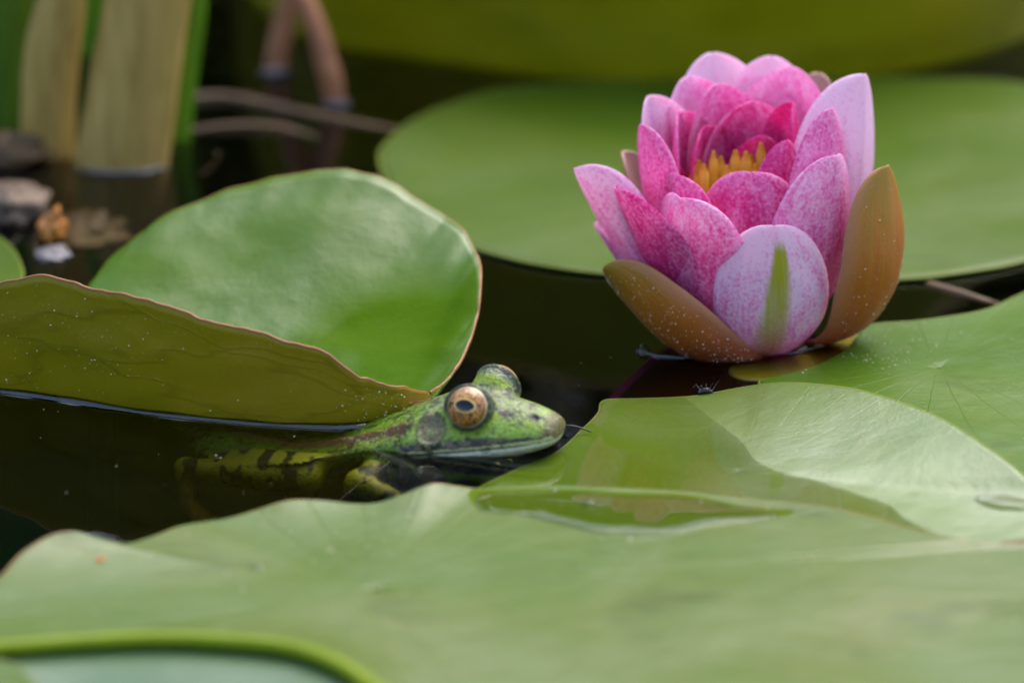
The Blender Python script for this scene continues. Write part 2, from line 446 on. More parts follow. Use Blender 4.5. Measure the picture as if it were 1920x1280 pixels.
def specks(name, pts, rads, mat, parent):
    o8 = np.array([[1, 0, 0], [-1, 0, 0], [0, 1, 0], [0, -1, 0], [0, 0, 1], [0, 0, -1]], float)
    f8 = [[0, 2, 4], [2, 1, 4], [1, 3, 4], [3, 0, 4], [2, 0, 5], [1, 2, 5], [3, 1, 5], [0, 3, 5]]
    V = []; F = []
    for p, r in zip(pts, rads):
        b = len(V)
        st = 0.6+rng.random(3)*0.8
        V += (p+o8*r*st).tolist(); F += [[x+b for x in f] for f in f8]
    o = mesh_obj(name, V, F, mat, parent, smooth=False)
    o['kind'] = 'stuff'
    return o

# ================================================================== SETTING
def ring_profile(name, prof, mat, n=96):
    a = np.arange(n)/n*2*math.pi
    G = np.array([[[r*math.cos(t), r*math.sin(t), z] for t in a] for r, z in prof])
    return G
prof = [(0.5, -26), (60, -26), (110, -22), (140, -10), (155, 1), (170, 6), (220, 9), (600, 10), (3000, 10), (30000, 10)]
G = ring_profile('pond_bed', prof, None)
G[..., 2] += (fbm(G*np.array([1, 1, 0]), 0.05, 3)-0.5)*np.clip(G[..., 0]**2+G[..., 1]**2, 0, 200**2)[...]/200**2*4
o = mesh_obj('ground', G.reshape(-1, 3), grid_faces(len(prof), 96, True), M['bed'], origin=(0, 0, -26)); tag(o, kind='structure')

n = 128; a = np.arange(n)/n*2*math.pi
V = [[152*math.cos(t), 152*math.sin(t), 0] for t in a]+[[152*math.cos(t), 152*math.sin(t), -40] for t in a]
F = [list(range(n)), list(range(2*n-1, n-1, -1))]+[[i, i+n, (i+1) % n+n, (i+1) % n] for i in range(n)]
water = mesh_obj('water', V, F, M['water'], origin=(0, 0, 0), smooth=False); tag(water, kind='structure')

# dark planting on the far bank, mirrored in the pond
V = []; F = []
for k in range(13000):
    x = rng.uniform(-330, 330); y = 175+rng.uniform(0, 70)+0.0006*x*x*0.3
    z = 4+rng.uniform(0, 1)**0.8*(86+8*math.sin(x*0.03))
    s = rng.uniform(4, 11); d = rng.normal(size=3); d /= np.linalg.norm(d); e = np.cross(d, rng.normal(size=3)); e /= np.linalg.norm(e)
    c = np.array([x, y, z]); b = len(V)
    V += [c-d*s, c+e*s*0.4, c+d*s, c-e*s*0.4]; F.append([b, b+1, b+2, b+3])
o = mesh_obj('bank_planting', V, F, M['foliage'], origin=(0, 200, 0), smooth=False)
tag(o, 'dark leafy planting along the far bank of the pond', 'planting', kind='stuff')

# ================================================================== LILY PADS
def pad(name, outline, centre, label, mats, zc=0.02, th=0.09, amp=0.03, pw=3.0, nt=260, nr=34, rim=None, rim_r=0.045, seed=1, zfun=None, group='lily pads on the pond', hole=0.0015, droop=0.0, wetpoly=()):
    C = P(*centre); C[2] = zc
    pts = []
    for q in outline:
        z = q[2] if len(q) > 2 else 0.06
        pts.append(P(q[0], q[1], z))
    S = catmull(pts, 1200, True)
    d = S-C; th_ = np.unwrap(np.arctan2(d[:, 1], d[:, 0])); r = np.hypot(d[:, 0], d[:, 1])
    if th_[-1] < th_[0]: th_ = th_[::-1]; r = r[::-1]; S = S[::-1]
    tt = np.linspace(0, 2*math.pi, nt, endpoint=False)
    base = th_[0]; ths = np.concatenate([th_, th_+2*math.pi]); rs = np.concatenate([r, r]); zs = np.concatenate([S[:, 2], S[:, 2]])
    o_ = np.argsort(ths, kind='stable'); ths, rs, zs = ths[o_], rs[o_], zs[o_]
    ang = base+((tt-base) % (2*math.pi))
    R = np.interp(ang, ths, rs); Z = np.interp(ang, ths, zs)
    f = np.linspace(hole, 1, nr)**0.8
    G = np.zeros((nr, nt, 3))
    G[..., 0] = C[0]+f[:, None]*R*np.cos(ang); G[..., 1] = C[1]+f[:, None]*R*np.sin(ang)
    G[..., 2] = zc+(Z-zc)*f[:, None]**pw
    q = G.copy(); q[..., 2] = 0
    G[..., 2] += (fbm(q, 0.5, seed)-0.5)*amp*(1-0.6*f[:, None])
    if zfun is not None: G[..., 2] += zfun(G, f[:, None])
    if droop: G[-1, :, 2] -= droop
    uv = np.stack(np.broadcast_arrays((tt/(2*math.pi))[None, :], f[:, None]), -1)
    root = thing(name, C, label, 'lily pad', group)
    thin = np.ones((nr, nt)); thin[-1] = 0.5
    wet = 1-sstep(-0.05, 0.01, G[..., 2]+th/2)
    for poly in wetpoly:
        q = catmull([P(a[0], a[1], 0.1) for a in poly], 160, True)
        x, y = G[..., 0], G[..., 1]; inside = np.zeros(x.shape, bool)
        for a, b in zip(q, np.roll(q, -1, 0)):
            cr = ((a[1] > y) != (b[1] > y)) & (x < (b[0]-a[0])*(y-a[1])/(b[1]-a[1]+1e-12)+a[0])
            inside ^= cr
        wet = np.maximum(wet, inside)
    sheet('blade', G, th, mats, root, wrap_j=True, uv=uv, thin=thin, wet=wet)
    if rim == 'two':
        near = (G[-1, :, 1] < C[1])
        k0 = int(np.nonzero(near & ~np.roll(near, 1))[0][0]); nn_ = int(near.sum()); L = np.roll(G[-1], -k0, 0)
        tube('rim', L[:nn_+1], 0.13, M['rim_bright'], root, seg=8)
        tube('rim', np.concatenate([L[nn_:], L[:1]]), 0.03, M['rim_red'], root, seg=6)
    elif rim: tube('rim', G[-1], rim_r, rim, root, seg=6, closed=True)
    st = np.array([C+[0, 0, -0.12], C+[0.4, 1.0, -5], C+[1.5, 3, -14], C+[2, 5, -27]])
    tube('stalk', catmull(st, 14), 0.3, M['stem_brown'], root, seg=8)
    return root, G

# flat pad behind the flower
pad('lily_pad', [(712, 300), (725, 270), (770, 232), (850, 195), (950, 168), (1100, 158), (1300, 150), (1500, 148), (1700, 150), (1900, 158), (2050, 190), (2120, 280), (2100, 380), (2020, 450), (1920, 490), (1800, 513), (1680, 525), (1500, 530), (1300, 527), (1120, 512), (1000, 495), (880, 462), (800, 420), (740, 370)],
    (1400, 330), 'flat green lily pad floating behind the pink flower', (M['pad_back'], M['under']), rim=M['rim_green'], rim_r=0.04, seed=3, amp=0.08)

# pad to the right under the flower
pd, GD = pad('lily_pad', [(1425, 716), (1470, 706), (1530, 688), (1585, 660), (1606, 632), (1630, 610), (1740, 600), (1850, 581), (1920, 551), (2010, 520), (2150, 560), (2250, 700), (2150, 850), (1960, 900), (1820, 860), (1700, 810), (1560, 765), (1480, 745), (1435, 728)],
    (1760, 690), 'speckled green lily pad touching the base of the pink flower', (M['pad'], M['under']), rim=M['rim_green'], rim_r=0.03, seed=5, amp=0.10)

def scatter(G, n, size, mat, parent, th, seed):
    r2 = np.random.default_rng(seed); pts = []; rad = []
    while len(pts) < n:
        i = int(r2.integers(int(G.shape[0]*0.25), G.shape[0]-1)); j = int(r2.integers(0, G.shape[1]))
        p = G[i, j]
        if vnoise(p[None], 0.7, seed)[0]**2 < r2.random()*0.7: continue
        pts.append(p+[0, 0, th/2+0.002]); rad.append(size*(0.5+1.6*r2.random()**3))
    specks('dust', np.array(pts), rad, mat, parent)
scatter(GD, 380, 0.010, M['grit'], pd, 0.09, 5)

# half sunken pad with its raised rim
def sunk(G, f):
    x = G[..., 0]; y = G[..., 1]
    return 0
pe, GE = pad('lily_pad', [(1133, 752, -.05), (1200, 749, -.05), (1300, 744, -.02), (1390, 728, .12), (1450, 720, .28), (1520, 721, .42), (1620, 735, .55), (1750, 780, .58), (1850, 840, .52), (1915, 890, .38), (1965, 950, .15), (1960, 1040, .0), (1700, 1120, -.1), (1300, 1120, -.15), (1050, 1060, -.2), (930, 1000, -.2), (880, 935, -.2), (960, 885, -.16), (1040, 852, -.10), (1092, 806, -.07), (1122, 775, -.05)],
    (1385, 880), 'half sunken lily pad with a raised pale rim in front of the flower', (M['pad_half'], M['under']), zc=-0.055, pw=1.7, th=0.07, rim=M['rim_green'], rim_r=0.03, seed=9, amp=0.05, nt=500, nr=80)

# wide foreground pad
PUD1 = [(878, 925), (940, 920), (1060, 919), (1170, 926), (1290, 930), (1390, 950), (1490, 962), (1440, 978), (1340, 988), (1270, 1003), (1190, 1001), (1120, 1000), (1050, 984), (960, 964), (900, 960)]
fo = [(-60, 1130), (0, 1083, .1), (40, 1040, .2), (90, 1008, .32), (130, 999, .36), (170, 1008, .25), (220, 1024, .1), (280, 1010, .08), (340, 988, .1), (420, 975, .12), (480, 958, .2), (540, 940, .3), (600, 940, .24), (660, 947, .14), (710, 945, .14), (760, 928, .24), (812, 909, .34), (855, 913, .22), (900, 918, .1), (1000, 915, .09), (1060, 914, .09), (1250, 922, .09), (1400, 936, .09), (1480, 943, .1), (1600, 962, .12), (1700, 992, .12), (1780, 1010, .12), (1850, 1022, .12), (1920, 1020, .12), (2050, 1010), (2200, 1060), (2300, 1250), (2200, 1500), (1800, 1650), (1300, 1600), (900, 1450), (760, 1330, .3), (690, 1282, .28), (640, 1249, .28), (560, 1218, .28), (460, 1204, .28), (300, 1197, .28), (150, 1203, .28), (0, 1215, .26), (-160, 1226, .2), (-200, 1190), (-150, 1160)]
pf, GF = pad('lily_pad', fo, (700, 1112), 'broad pale green lily pad with wavy edge and a puddle on it', (M['pad_fore'], M['under']), zc=0.07, pw=4.0, rim='two', seed=11, amp=0.05, nt=800, nr=130, wetpoly=[PUD1])

scatter(GF, 160, 0.018, M['grit'], pf, 0.09, 8)
scatter(GE[:, :], 60, 0.010, M['grit'], pe, 0.07, 9)
# pads at the bottom corner
pad('lily_pad', [(-100, 1265), (20, 1238), (100, 1222), (300, 1208), (500, 1212), (600, 1236), (690, 1285), (720, 1360), (600, 1450), (300, 1500), (0, 1470), (-120, 1380)],
    (300, 1340), 'lily pad with painted sky sheen tucked below the edge of the broad wavy pad', (M['pad_sky_tint'], M['under']), zc=0.05, seed=15, rim=M['rim_green'], rim_r=0.03)
pad('lily_pad', [(-160, 1250, .2), (-60, 1230, .3), (0, 1240, .3), (40, 1258, .3), (75, 1300, .3), (40, 1380, .2), (-100, 1420, .2), (-220, 1330, .2)],
    (-80, 1320), 'small pale lily pad overlapping the pad with painted sky sheen', (M['pad_fore'], M['under']), zc=0.2, seed=16, rim=M['rim_green'], rim_r=0.03)
# pad corner at the left
pad('lily_pad', [(-420, 470), (-300, 432), (-150, 425), (-40, 432), (10, 455), (36, 490), (42, 525), (20, 560), (-60, 600), (-250, 620), (-400, 570)],
    (-180, 520), 'light green lily pad beside the dry reeds and withered leaf', (M['pad_back'], M['under']), seed=21, rim=M['rim_green'], rim_r=0.03)

# small yellow sunken lobe under the flower
root = thing('lily_leaf', P(1480, 665), 'small yellow lily leaf just under water below the flower', 'leaf', None)
yo = [(1368, 690), (1390, 672), (1470, 655), (1560, 628), (1600, 606), (1618, 615), (1600, 650), (1560, 675), (1480, 702), (1400, 706)]
C = P(1490, 668); C[2] = -0.12
S = catmull([P(*q) for q in yo], 120, True)
f = np.linspace(0.02, 1, 12)
G = C+(S[None]-C)*f[:, None, None]; G[..., 2] = -0.05-0.03*f[:, None]
if np.cross(S[1]-C, S[0]-C)[2] > 0: G = G[:, ::-1]
M['leaf_y'] = mat_simple('yellow_leaf', (0.26, 0.24, 0.006), (0.38, 0.30, 0.010), 60, 0.4, 0.2)
sheet('blade', G[:, ::-1] if np.cross(G[1, 0]-G[0, 0], G[0, 1]-G[0, 0])[2] < 0 else G, 0.05, (M['leaf_y'], M['leaf_y']), root, wrap_j=True)
tube('rim', S-[0, 0, 0.08], 0.025, M['rim_green'], root, seg=5, closed=True)

# ---------------------------------------------------------------- the folded pad
def meniscus(path, h0, lam, reach, back=0.15):
    path = np.asarray(path, float); n = len(path)
    tan = np.gradient(path, axis=0); out = np.stack([tan[:, 1], -tan[:, 0], 0*tan[:, 0]], -1)
    out /= np.linalg.norm(out, axis=1, keepdims=True)
    out[out[:, 1] > 0] *= -1
    x = np.concatenate([[-back], np.linspace(0, 1, 16)**1.5*reach])
    hv = h0*(0.75+0.5*vnoise(path, 1.3, 8)); hv[:3] *= .3; hv[-3:] *= .3
    G = path[:, None]+out[:, None]*x[None, :, None]
    G[..., 2] = 0.004+hv[:, None]*np.exp(-np.maximum(x, 0)/lam)[None]
    nn = np.cross(G[1, 3]-G[0, 3], G[0, 4]-G[0, 3])
    return mesh_obj('meniscus', G.reshape(-1, 3), grid_faces(n, 17, flip=nn[2] < 0), M['film'], water)

def folded_pad():
    wl = [(-330, 690), (-150, 708), (0, 727), (100, 741), (250, 766), (400, 783), (550, 793), (680, 794), (760, 778), (808, 748)]
    wx = [q[0] for q in wl]; wy = [q[1] for q in wl]
    rows = [  # near rim px, far rim px + depth y
        ((805, 738), (807, 738), None),
        ((786, 732), (830, 718), -3.1),
        ((750, 721), (860, 678), -2.6),
        ((700, 708), (886, 618), -1.7),
        ((650, 690), (899, 552), -0.8),
        ((565, 652), (897, 488), 0.5),
        ((480, 622), (862, 430), 1.6),
        ((400, 600), (800, 382), 2.4),
        ((320, 575), (700, 334), 3.1),
        ((240, 552), (590, 321), 3.5),
        ((160, 534), (460, 345), 3.5),
        ((90, 522), (330, 395), 3.2),
        ((0, 531), (240, 460), 2.8),
        ((-100, 545), (165, 540), 2.4),
        ((-230, 560), (60, 575), 2.2),
        ((-340, 570), (-60, 590), 2.2)]
    ctrl = []
    for k, (nq, fq, fy) in enumerate(rows):
        Wp = P(nq[0]+6, np.interp(nq[0]+6, wx, wy))
        s = min(1.0, k/5)
        Nn = PY(nq[0], nq[1], Wp[1]-0.55*s)
        if fy is None:
            T = PY(805, 738, Wp[1]); ctrl.append([T+[-.02, 0, -.02], T+[-.01, 0, -.06], T+[0, 0.02, -.08], T+[.01, .04, -.05], T+[.02, .05, 0]]); continue
        Ff = PY(fq[0], fq[1], fy)
        low = Wp.copy(); low[2] = -0.05*s
        gapy = max(fy-Wp[1], 0.3)
        B = Wp*0.72+Ff*0.28; B[2] = -0.22*s+0.02; 
        D = Wp*0.42+Ff*0.58; D[2] = max(0.0, Ff[2]*0.16)
        ctrl.append([Nn, low, B, D, Ff])
    ctrl = np.array(ctrl)                       # rows x 5 x 3
    nS, nT = 150, 70
    along = np.stack([catmull(ctrl[:, c], nS) for c in range(5)], 1)   # nS x 5 x 3
    G = np.stack([catmull(along[i], nT) for i in range(nS)], 0)        # nS x nT x 3
    q = G*np.array([1, 1, 1.5])
    bumpy = (fbm(q, 0.8, 31)-0.5)
    fade = sstep(0, 0.15, np.linspace(0, 1, nS))[:, None]
    G[..., 2] += bumpy*0.16*fade
    G[..., 1] += (fbm(q+9, 0.55, 41)-0.5)*0.30*fade
    # gentle crimps along the rims
    t = np.linspace(0, 1, nT)[None, :]
    crimp = (fbm(np.stack([np.linspace(0, 14, nS), np.zeros(nS), np.zeros(nS)], -1), 1.2, 5)-0.5)[:, None]
    G[..., 2] += crimp*0.22*fade*((1-sstep(0, .16, t))+sstep(.84, 1, t))
    root = thing('folded_lily_pad', P(450, 740), 'lily pad folded upward like a taco, green inside and olive brown underneath', 'lily pad')
    uv = np.stack(np.broadcast_arrays(np.linspace(0, 1, nT)[None, :], np.linspace(0, 1, nS)[:, None]), -1)
    G2 = G[:, ::-1]
    nrm = np.cross(G2[75, 35]-G2[74, 35], G2[74, 36]-G2[74, 35])
    GG = G2 if nrm[2] > 0 else G
    sheet('blade', GG, 0.07, (M['pad_fold'], M['under']), root, uv=uv)
    tube('rim', G[:, 0], 0.035, M['rim_red'], root, seg=6)
    tube('rim', G[:, -1], 0.035, M['rim_red'], root, seg=6)
    # pale grains stuck to the underside
    pts = []; rad = []
    while len(pts) < 300:
        i = int(rng.integers(15, nS-20)); j = int(rng.integers(1, 17))
        p = G[i, j]
        if vnoise(p[None], 0.9, 77)[0]**2 < rng.random()*0.8: continue
        nn = np.cross(G[i+1, j]-G[i, j], G[i, j+1]-G[i, j]); nn /= np.linalg.norm(nn)
        if nn[1] > 0: nn = -nn
        p = p+(G[i+1, j]-p)*rng.random()+(G[i, j+1]-p)*rng.random()
        pts.append(p+nn*0.037); rad.append(0.006+0.018*rng.random()**4)
    specks('pollen', np.array(pts), rad, M['pollen'], root)
    st = np.array([[-7.5, -2.4, -.2], [-7.5, -1.5, -5], [-6, 0, -14], [-5, 1, -27]])
    tube('stalk', catmull(st, 14), 0.3, M['stem_brown'], root, seg=8)
    # water climbing the leaf along its waterline
    xs = np.linspace(-330, 800, 90)
    path = np.array([P(x, np.interp(x, wx, wy)+3) for x in xs]); path[:, 1] += 0.10*(vnoise(path, 0.8, 3)-0.5)
    path = catmull(path[::6], 120); path[:, 2] = -0.03
    V, F = tube_geo(path+[0, -0.06, 0], 0.075+0.04*vnoise(path, 1.4, 8), seg=14); mesh_obj('meniscus', V, F, M['edge_glint'], water)
    return G
GFOLD = folded_pad()

# ================================================================== WATER LILY
FC = P(1425, 622); FY = FC[1]
lily = thing('water_lily', FC, 'pink water lily flower with yellow stamens floating on the pond', 'flower')
AX = np.array([FC[0]-0.1, FC[1]-0.1, 0])
def wprof(v, vm=0.58, b0=0.42, pt=2.3):
    lo = b0+(1-b0)*np.sin(np.clip(v/vm, 0, 1)*math.pi/2)**1.2
    hi = np.maximum(1-np.clip((v-vm)/(1-vm), 0, 1)**pt, 0)**0.56
    return np.where(v < vm, lo, hi)
def petal(name, tip, dy, W, bulge=0.5, cup=0.35, fold=0.0, base_r=0.75, base_z=0.15, deep=0.4, mats=None, roll=0.0, vm=0.58, pt=2.3, th=0.035, lean=0.0, b0=0.42, tipcurl=0.0, base=None, label=None, parent=lily):
    T = PY(tip[0], tip[1], FY+dy)
    hd = T[:2]-AX[:2]; hd = hd/max(np.linalg.norm(hd), 1e-6)
    B = np.array([AX[0]+hd[0]*base_r, AX[1]+hd[1]*base_r, base_z]) if base is None else np.asarray(base, float)
    al = T-B; L = np.linalg.norm(al); a = al/L
    out = np.array([hd[0], hd[1], 0.0]); nrm = out-a*np.dot(out, a)
    if np.linalg.norm(nrm) < 0.2: nrm = np.array([0, 0, -1.0])-a*np.dot([0, 0, -1.0], a)
    nrm /= np.linalg.norm(nrm)
    if nrm[2] > 0.3: pass
    sd_ = np.cross(a, nrm)
    if roll:
        c, s = math.cos(roll), math.sin(roll); nrm, sd_ = nrm*c+sd_*s, sd_*c-nrm*s
    nv, nu = 44, 23
    v = (1-(1-np.linspace(0, 1, nv))**2.0)[:, None]; u = np.linspace(-1, 1, nu)[None, :]
    half = W/2*wprof(v, vm, b0, pt)
    bow = bulge*np.sin(math.pi*v**0.75)*0.95+tipcurl*v**4
    h2 = half/(W/2)
    ph = u*1.0
    cupn = -(cup*W/2*h2*(u**2)+fold*W/2*h2*np.abs(u))
    sq = 1-0.18*cup*u**2
    rngn = (fbm(np.stack(np.broadcast_arrays(u*1.5+tip[0]*0.37, v*2.5+tip[1]*0.21, v*0), -1), 1.0, 4)-0.5)*0.16
    G = B+a*(L*v)[..., None]+nrm*(bow+cupn+rngn*h2)[..., None]+sd_*(u*half*sq)[..., None]
    G[..., 0] += (lean*np.sin(math.pi*v))
    uv = np.stack(np.broadcast_arrays((u+1)/2, v), -1)
    n_ = np.cross(G[15, 11]-G[14, 11], G[14, 12]-G[14, 11])
    thin = np.ones((nv, nu)); thin[-1] = 0.3; thin[:, 0] = 0.35; thin[:, -1] = 0.35
    ms = mats or (M['petal'], M['petal'])
    if np.dot(n_, nrm) < 0: G = G[:, ::-1]
    o = sheet(name, G, th, ms, parent, uv=uv, thin=thin)
    o.color = (deep, deep, deep, 1)
    if label: o['label'] = label
    return o, G, nrm

# sepals: front, left and right halves of the outer whorl
ms = (M['sepal'], M['sepal_in'])
_, GS1, n1 = petal('sepal', (1133, 503), -1.3, 1.9, 0.60, 0.5, mats=ms, vm=0.5, pt=2.2, th=0.06, base=P(1425, 672, 0.0), b0=0.35, label='brown sepal dusted with pale grains')
_, GS2, n2 = petal('sepal', (1662, 313), -1.3, 2.3, 0.95, 0.5, mats=ms, vm=0.45, pt=2.2, th=0.06, base=P(1540, 640, 0.05), b0=0.35, roll=-0.1, label='tall bronze sepal')
petal('sepal', (1535, 138), 2.7, 1.7, 0.4, 0.4, mats=ms, vm=0.55, th=0.06)
petal('sepal', (1167, 285), 1.1, 1.6, 0.4, 0.4, mats=ms, vm=0.55, th=0.06)
# outer petals
petal('petal', (1452, 424), -2.1, 2.35, 0.85, 0.45, base_r=1.0, base_z=-0.05, deep=0.12, mats=(M['petal_s'], M['petal']), vm=0.5, pt=2.2, b0=0.55, label='white petal with a yellow green stripe')
petal('petal', (1080, 316), -0.6, 1.8, 0.45, 0.35, 0.2, base_r=0.7, deep=0.22, roll=0.6, pt=2.8)
petal('petal', (1153, 354), -1.5, 2.1, 0.40, 0.40, 0.1, base_r=0.7, deep=0.62, pt=1.6)
petal('petal', (1277, 372), -1.9, 2.3, 0.60, 0.5, base_r=0.7, deep=0.42, vm=0.56)
petal('petal', (1568, 292), -1.5, 2.4, 0.60, 0.45, 0.1, base_r=0.7, deep=0.38, pt=1.8, vm=0.5)
petal('petal', (1556, 204), -0.7, 2.0, 0.45, 0.35, base_r=0.8, deep=0.45, pt=1.6, roll=-0.3)
petal('petal', (1620, 140), 0.3, 2.7, 0.55, 0.45, 0.1, base_r=0.9, deep=0.05, roll=-0.95, vm=0.5, pt=2.3)
petal('petal', (1648, 330), 0.9, 1.9, 0.4, 0.4, base_r=0.8, deep=0.3, roll=-0.4)
petal('petal', (1335, 100), 2.6, 2.4, 0.6, 0.5, base_r=0.8, deep=-0.1, vm=0.56)
petal('petal', (1447, 106), 2.4, 2.3, 0.5, 0.5, base_r=0.8, deep=0.15, vm=0.56)
petal('petal', (1215, 181), 0.9, 2.0, 0.5, 0.5, base_r=0.8, deep=0.18, roll=-0.3)
petal('petal', (1203, 234), -0.3, 1.9, 0.45, 0.35, base_r=0.8, deep=0.5, roll=0.35)
petal('petal', (1287, 145), 1.8, 2.2, 0.5, 0.5, base_r=0.7, deep=0.3)
petal('petal', (1485, 126), 1.8, 2.4, 0.5, 0.5, base_r=0.7, deep=0.32)
petal('petal', (1115, 420), 0.6, 1.8, 0.4, 0.4, base_r=0.7, deep=0.4)
# inner petals
petal('petal', (1408, 324), -1.3, 2.3, 0.5, 0.55, base_r=0.6, base_z=0.5, deep=0.60, vm=0.5)
petal('petal', (1258, 327), -0.95, 2.0, 0.5, 0.5, base_r=0.6, base_z=0.5, deep=0.60, vm=0.55)
petal('petal', (1474, 264), -0.6, 1.9, 0.4, 0.45, base_r=0.6, base_z=0.5, deep=0.75, pt=1.6)
petal('petal', (1345, 158), 1.45, 2.0, 0.4, 0.5, base_r=0.6, base_z=0.4, deep=0.5)
petal('petal', (1272, 211), 0.9, 2.1, 0.4, 0.55, base_r=0.6, base_z=0.4, deep=0.55)
petal('petal', (1412, 191), 1.15, 2.3, 0.4, 0.55, base_r=0.6, base_z=0.4, deep=0.6)
petal('petal', (1487, 192), 0.45, 1.6, 0.35, 0.4, 0.2, base_r=0.6, base_z=0.4, deep=0.8, roll=-0.3)
petal('petal', (1321, 238), 0.75, 2.2, 0.35, 0.5, base_r=0.5, base_z=0.5, deep=0.75, vm=0.6)
petal('petal', (1548, 208), 0.45, 1.5, 0.35, 0.4, base_r=0.6, base_z=0.4, deep=0.5)
petal('petal', (1262, 316), 0.1, 1.3, 0.35, 0.4, base_r=0.5, base_z=0.5, deep=0.8, vm=0.65)
petal('petal', (1430, 255), 0.45, 1.6, 0.35, 0.4, base_r=0.5, base_z=0.5, deep=0.8, vm=0.6)
# stamens: each with its tip where the cup shows it
SY = FY+0.0
stam = [((1338, 283), .1), ((1320, 308), -.2), ((1363, 310), -.25), ((1379, 282), .15), ((1399, 284), .05), ((1427, 268), .2), ((1446, 290), .3), ((1300, 318), -.1), ((1416, 308), -.3), ((1344, 335), -.45), ((1352, 292), .3), ((1310, 300), .25), ((1408, 290), .35), ((1438, 300), 0)]
for k, (q, dy) in enumerate(stam):
    T = PY(q[0], q[1], FY+dy)
    B = np.array([AX[0]-0.25+(T[0]-AX[0]+0.25)*0.55, AX[1]+dy*0.9, 1.2])
    mid = (B+T)/2+np.array([(T[0]-AX[0]+.25)*0.22, dy*0.2, 0.1])
    path = catmull([B, mid, T], 12)
    rr = np.interp(np.linspace(0, 1, 12), [0, .3, .8, .95, 1], [.085, .09, .095, .08, .03])*rng.uniform(.85, 1.15)
    tube('stamen', path, rr, M['stamen'], lily, seg=8, flat=0.7)
# cup floor and stalk
a = np.linspace(0, math.pi/2, 8)
Gd = np.array([[[AX[0]-.15+1.1*math.sin(t)*math.cos(p), AX[1]+1.1*math.sin(t)*math.sin(p), 0.1+1.3*math.cos(t)*0.95] for p in np.linspace(0, 2*math.pi, 24, endpoint=False)] for t in np.linspace(0.02, math.pi*0.55, 10)])
mesh_obj('receptacle', Gd.reshape(-1, 3), grid_faces(10, 24, True, flip=False), M['carpel'], lily)
tube('stalk', catmull([[AX[0], AX[1], .3], [AX[0]+.3, AX[1]+1, -5], [AX[0]+2, AX[1]+3, -14], [AX[0]+3, AX[1]+4, -27]], 16), 0.35, M['stem_red'], lily, seg=10)
# grains on the two near sepals
pts = []; rad = []
for Gs, nn, cnt in ((GS1, n1, 330), (GS2, n2, 120)):
    for _ in range(cnt):
        while True:
            i = int(rng.integers(1, 38)); j = int(rng.integers(2, 20))
            if vnoise(Gs[i, j][None], 1.6, 5)[0] > rng.random()*1.1-(0.25 if i < 16 else -0.35): break
        p = Gs[i, j]+(Gs[i+1, j]-Gs[i, j])*rng.random()+(Gs[i, j+1]-Gs[i, j])*rng.random()
        q = np.cross(Gs[i+1, j]-Gs[i, j], Gs[i, j+1]-Gs[i, j]); q /= np.linalg.norm(q)
        if np.dot(q, nn) < 0: q = -q
        pts.append(p+q*0.036); rad.append(0.007+0.015*rng.random()**3)
specks('pollen', np.array(pts), rad, M['grit'], lily)
# water drawn up round the flower
path = catmull([P(1195, 658), P(1240, 667), P(1320, 670), P(1390, 668), P(1440, 663), P(1490, 660), P(1540, 645)], 60); path[:, 2] = -0.02
V, F = tube_geo(path, 0.05+0.03*vnoise(path, 2, 4), seg=14); mesh_obj('meniscus', V, F, M['edge_glint'], water)

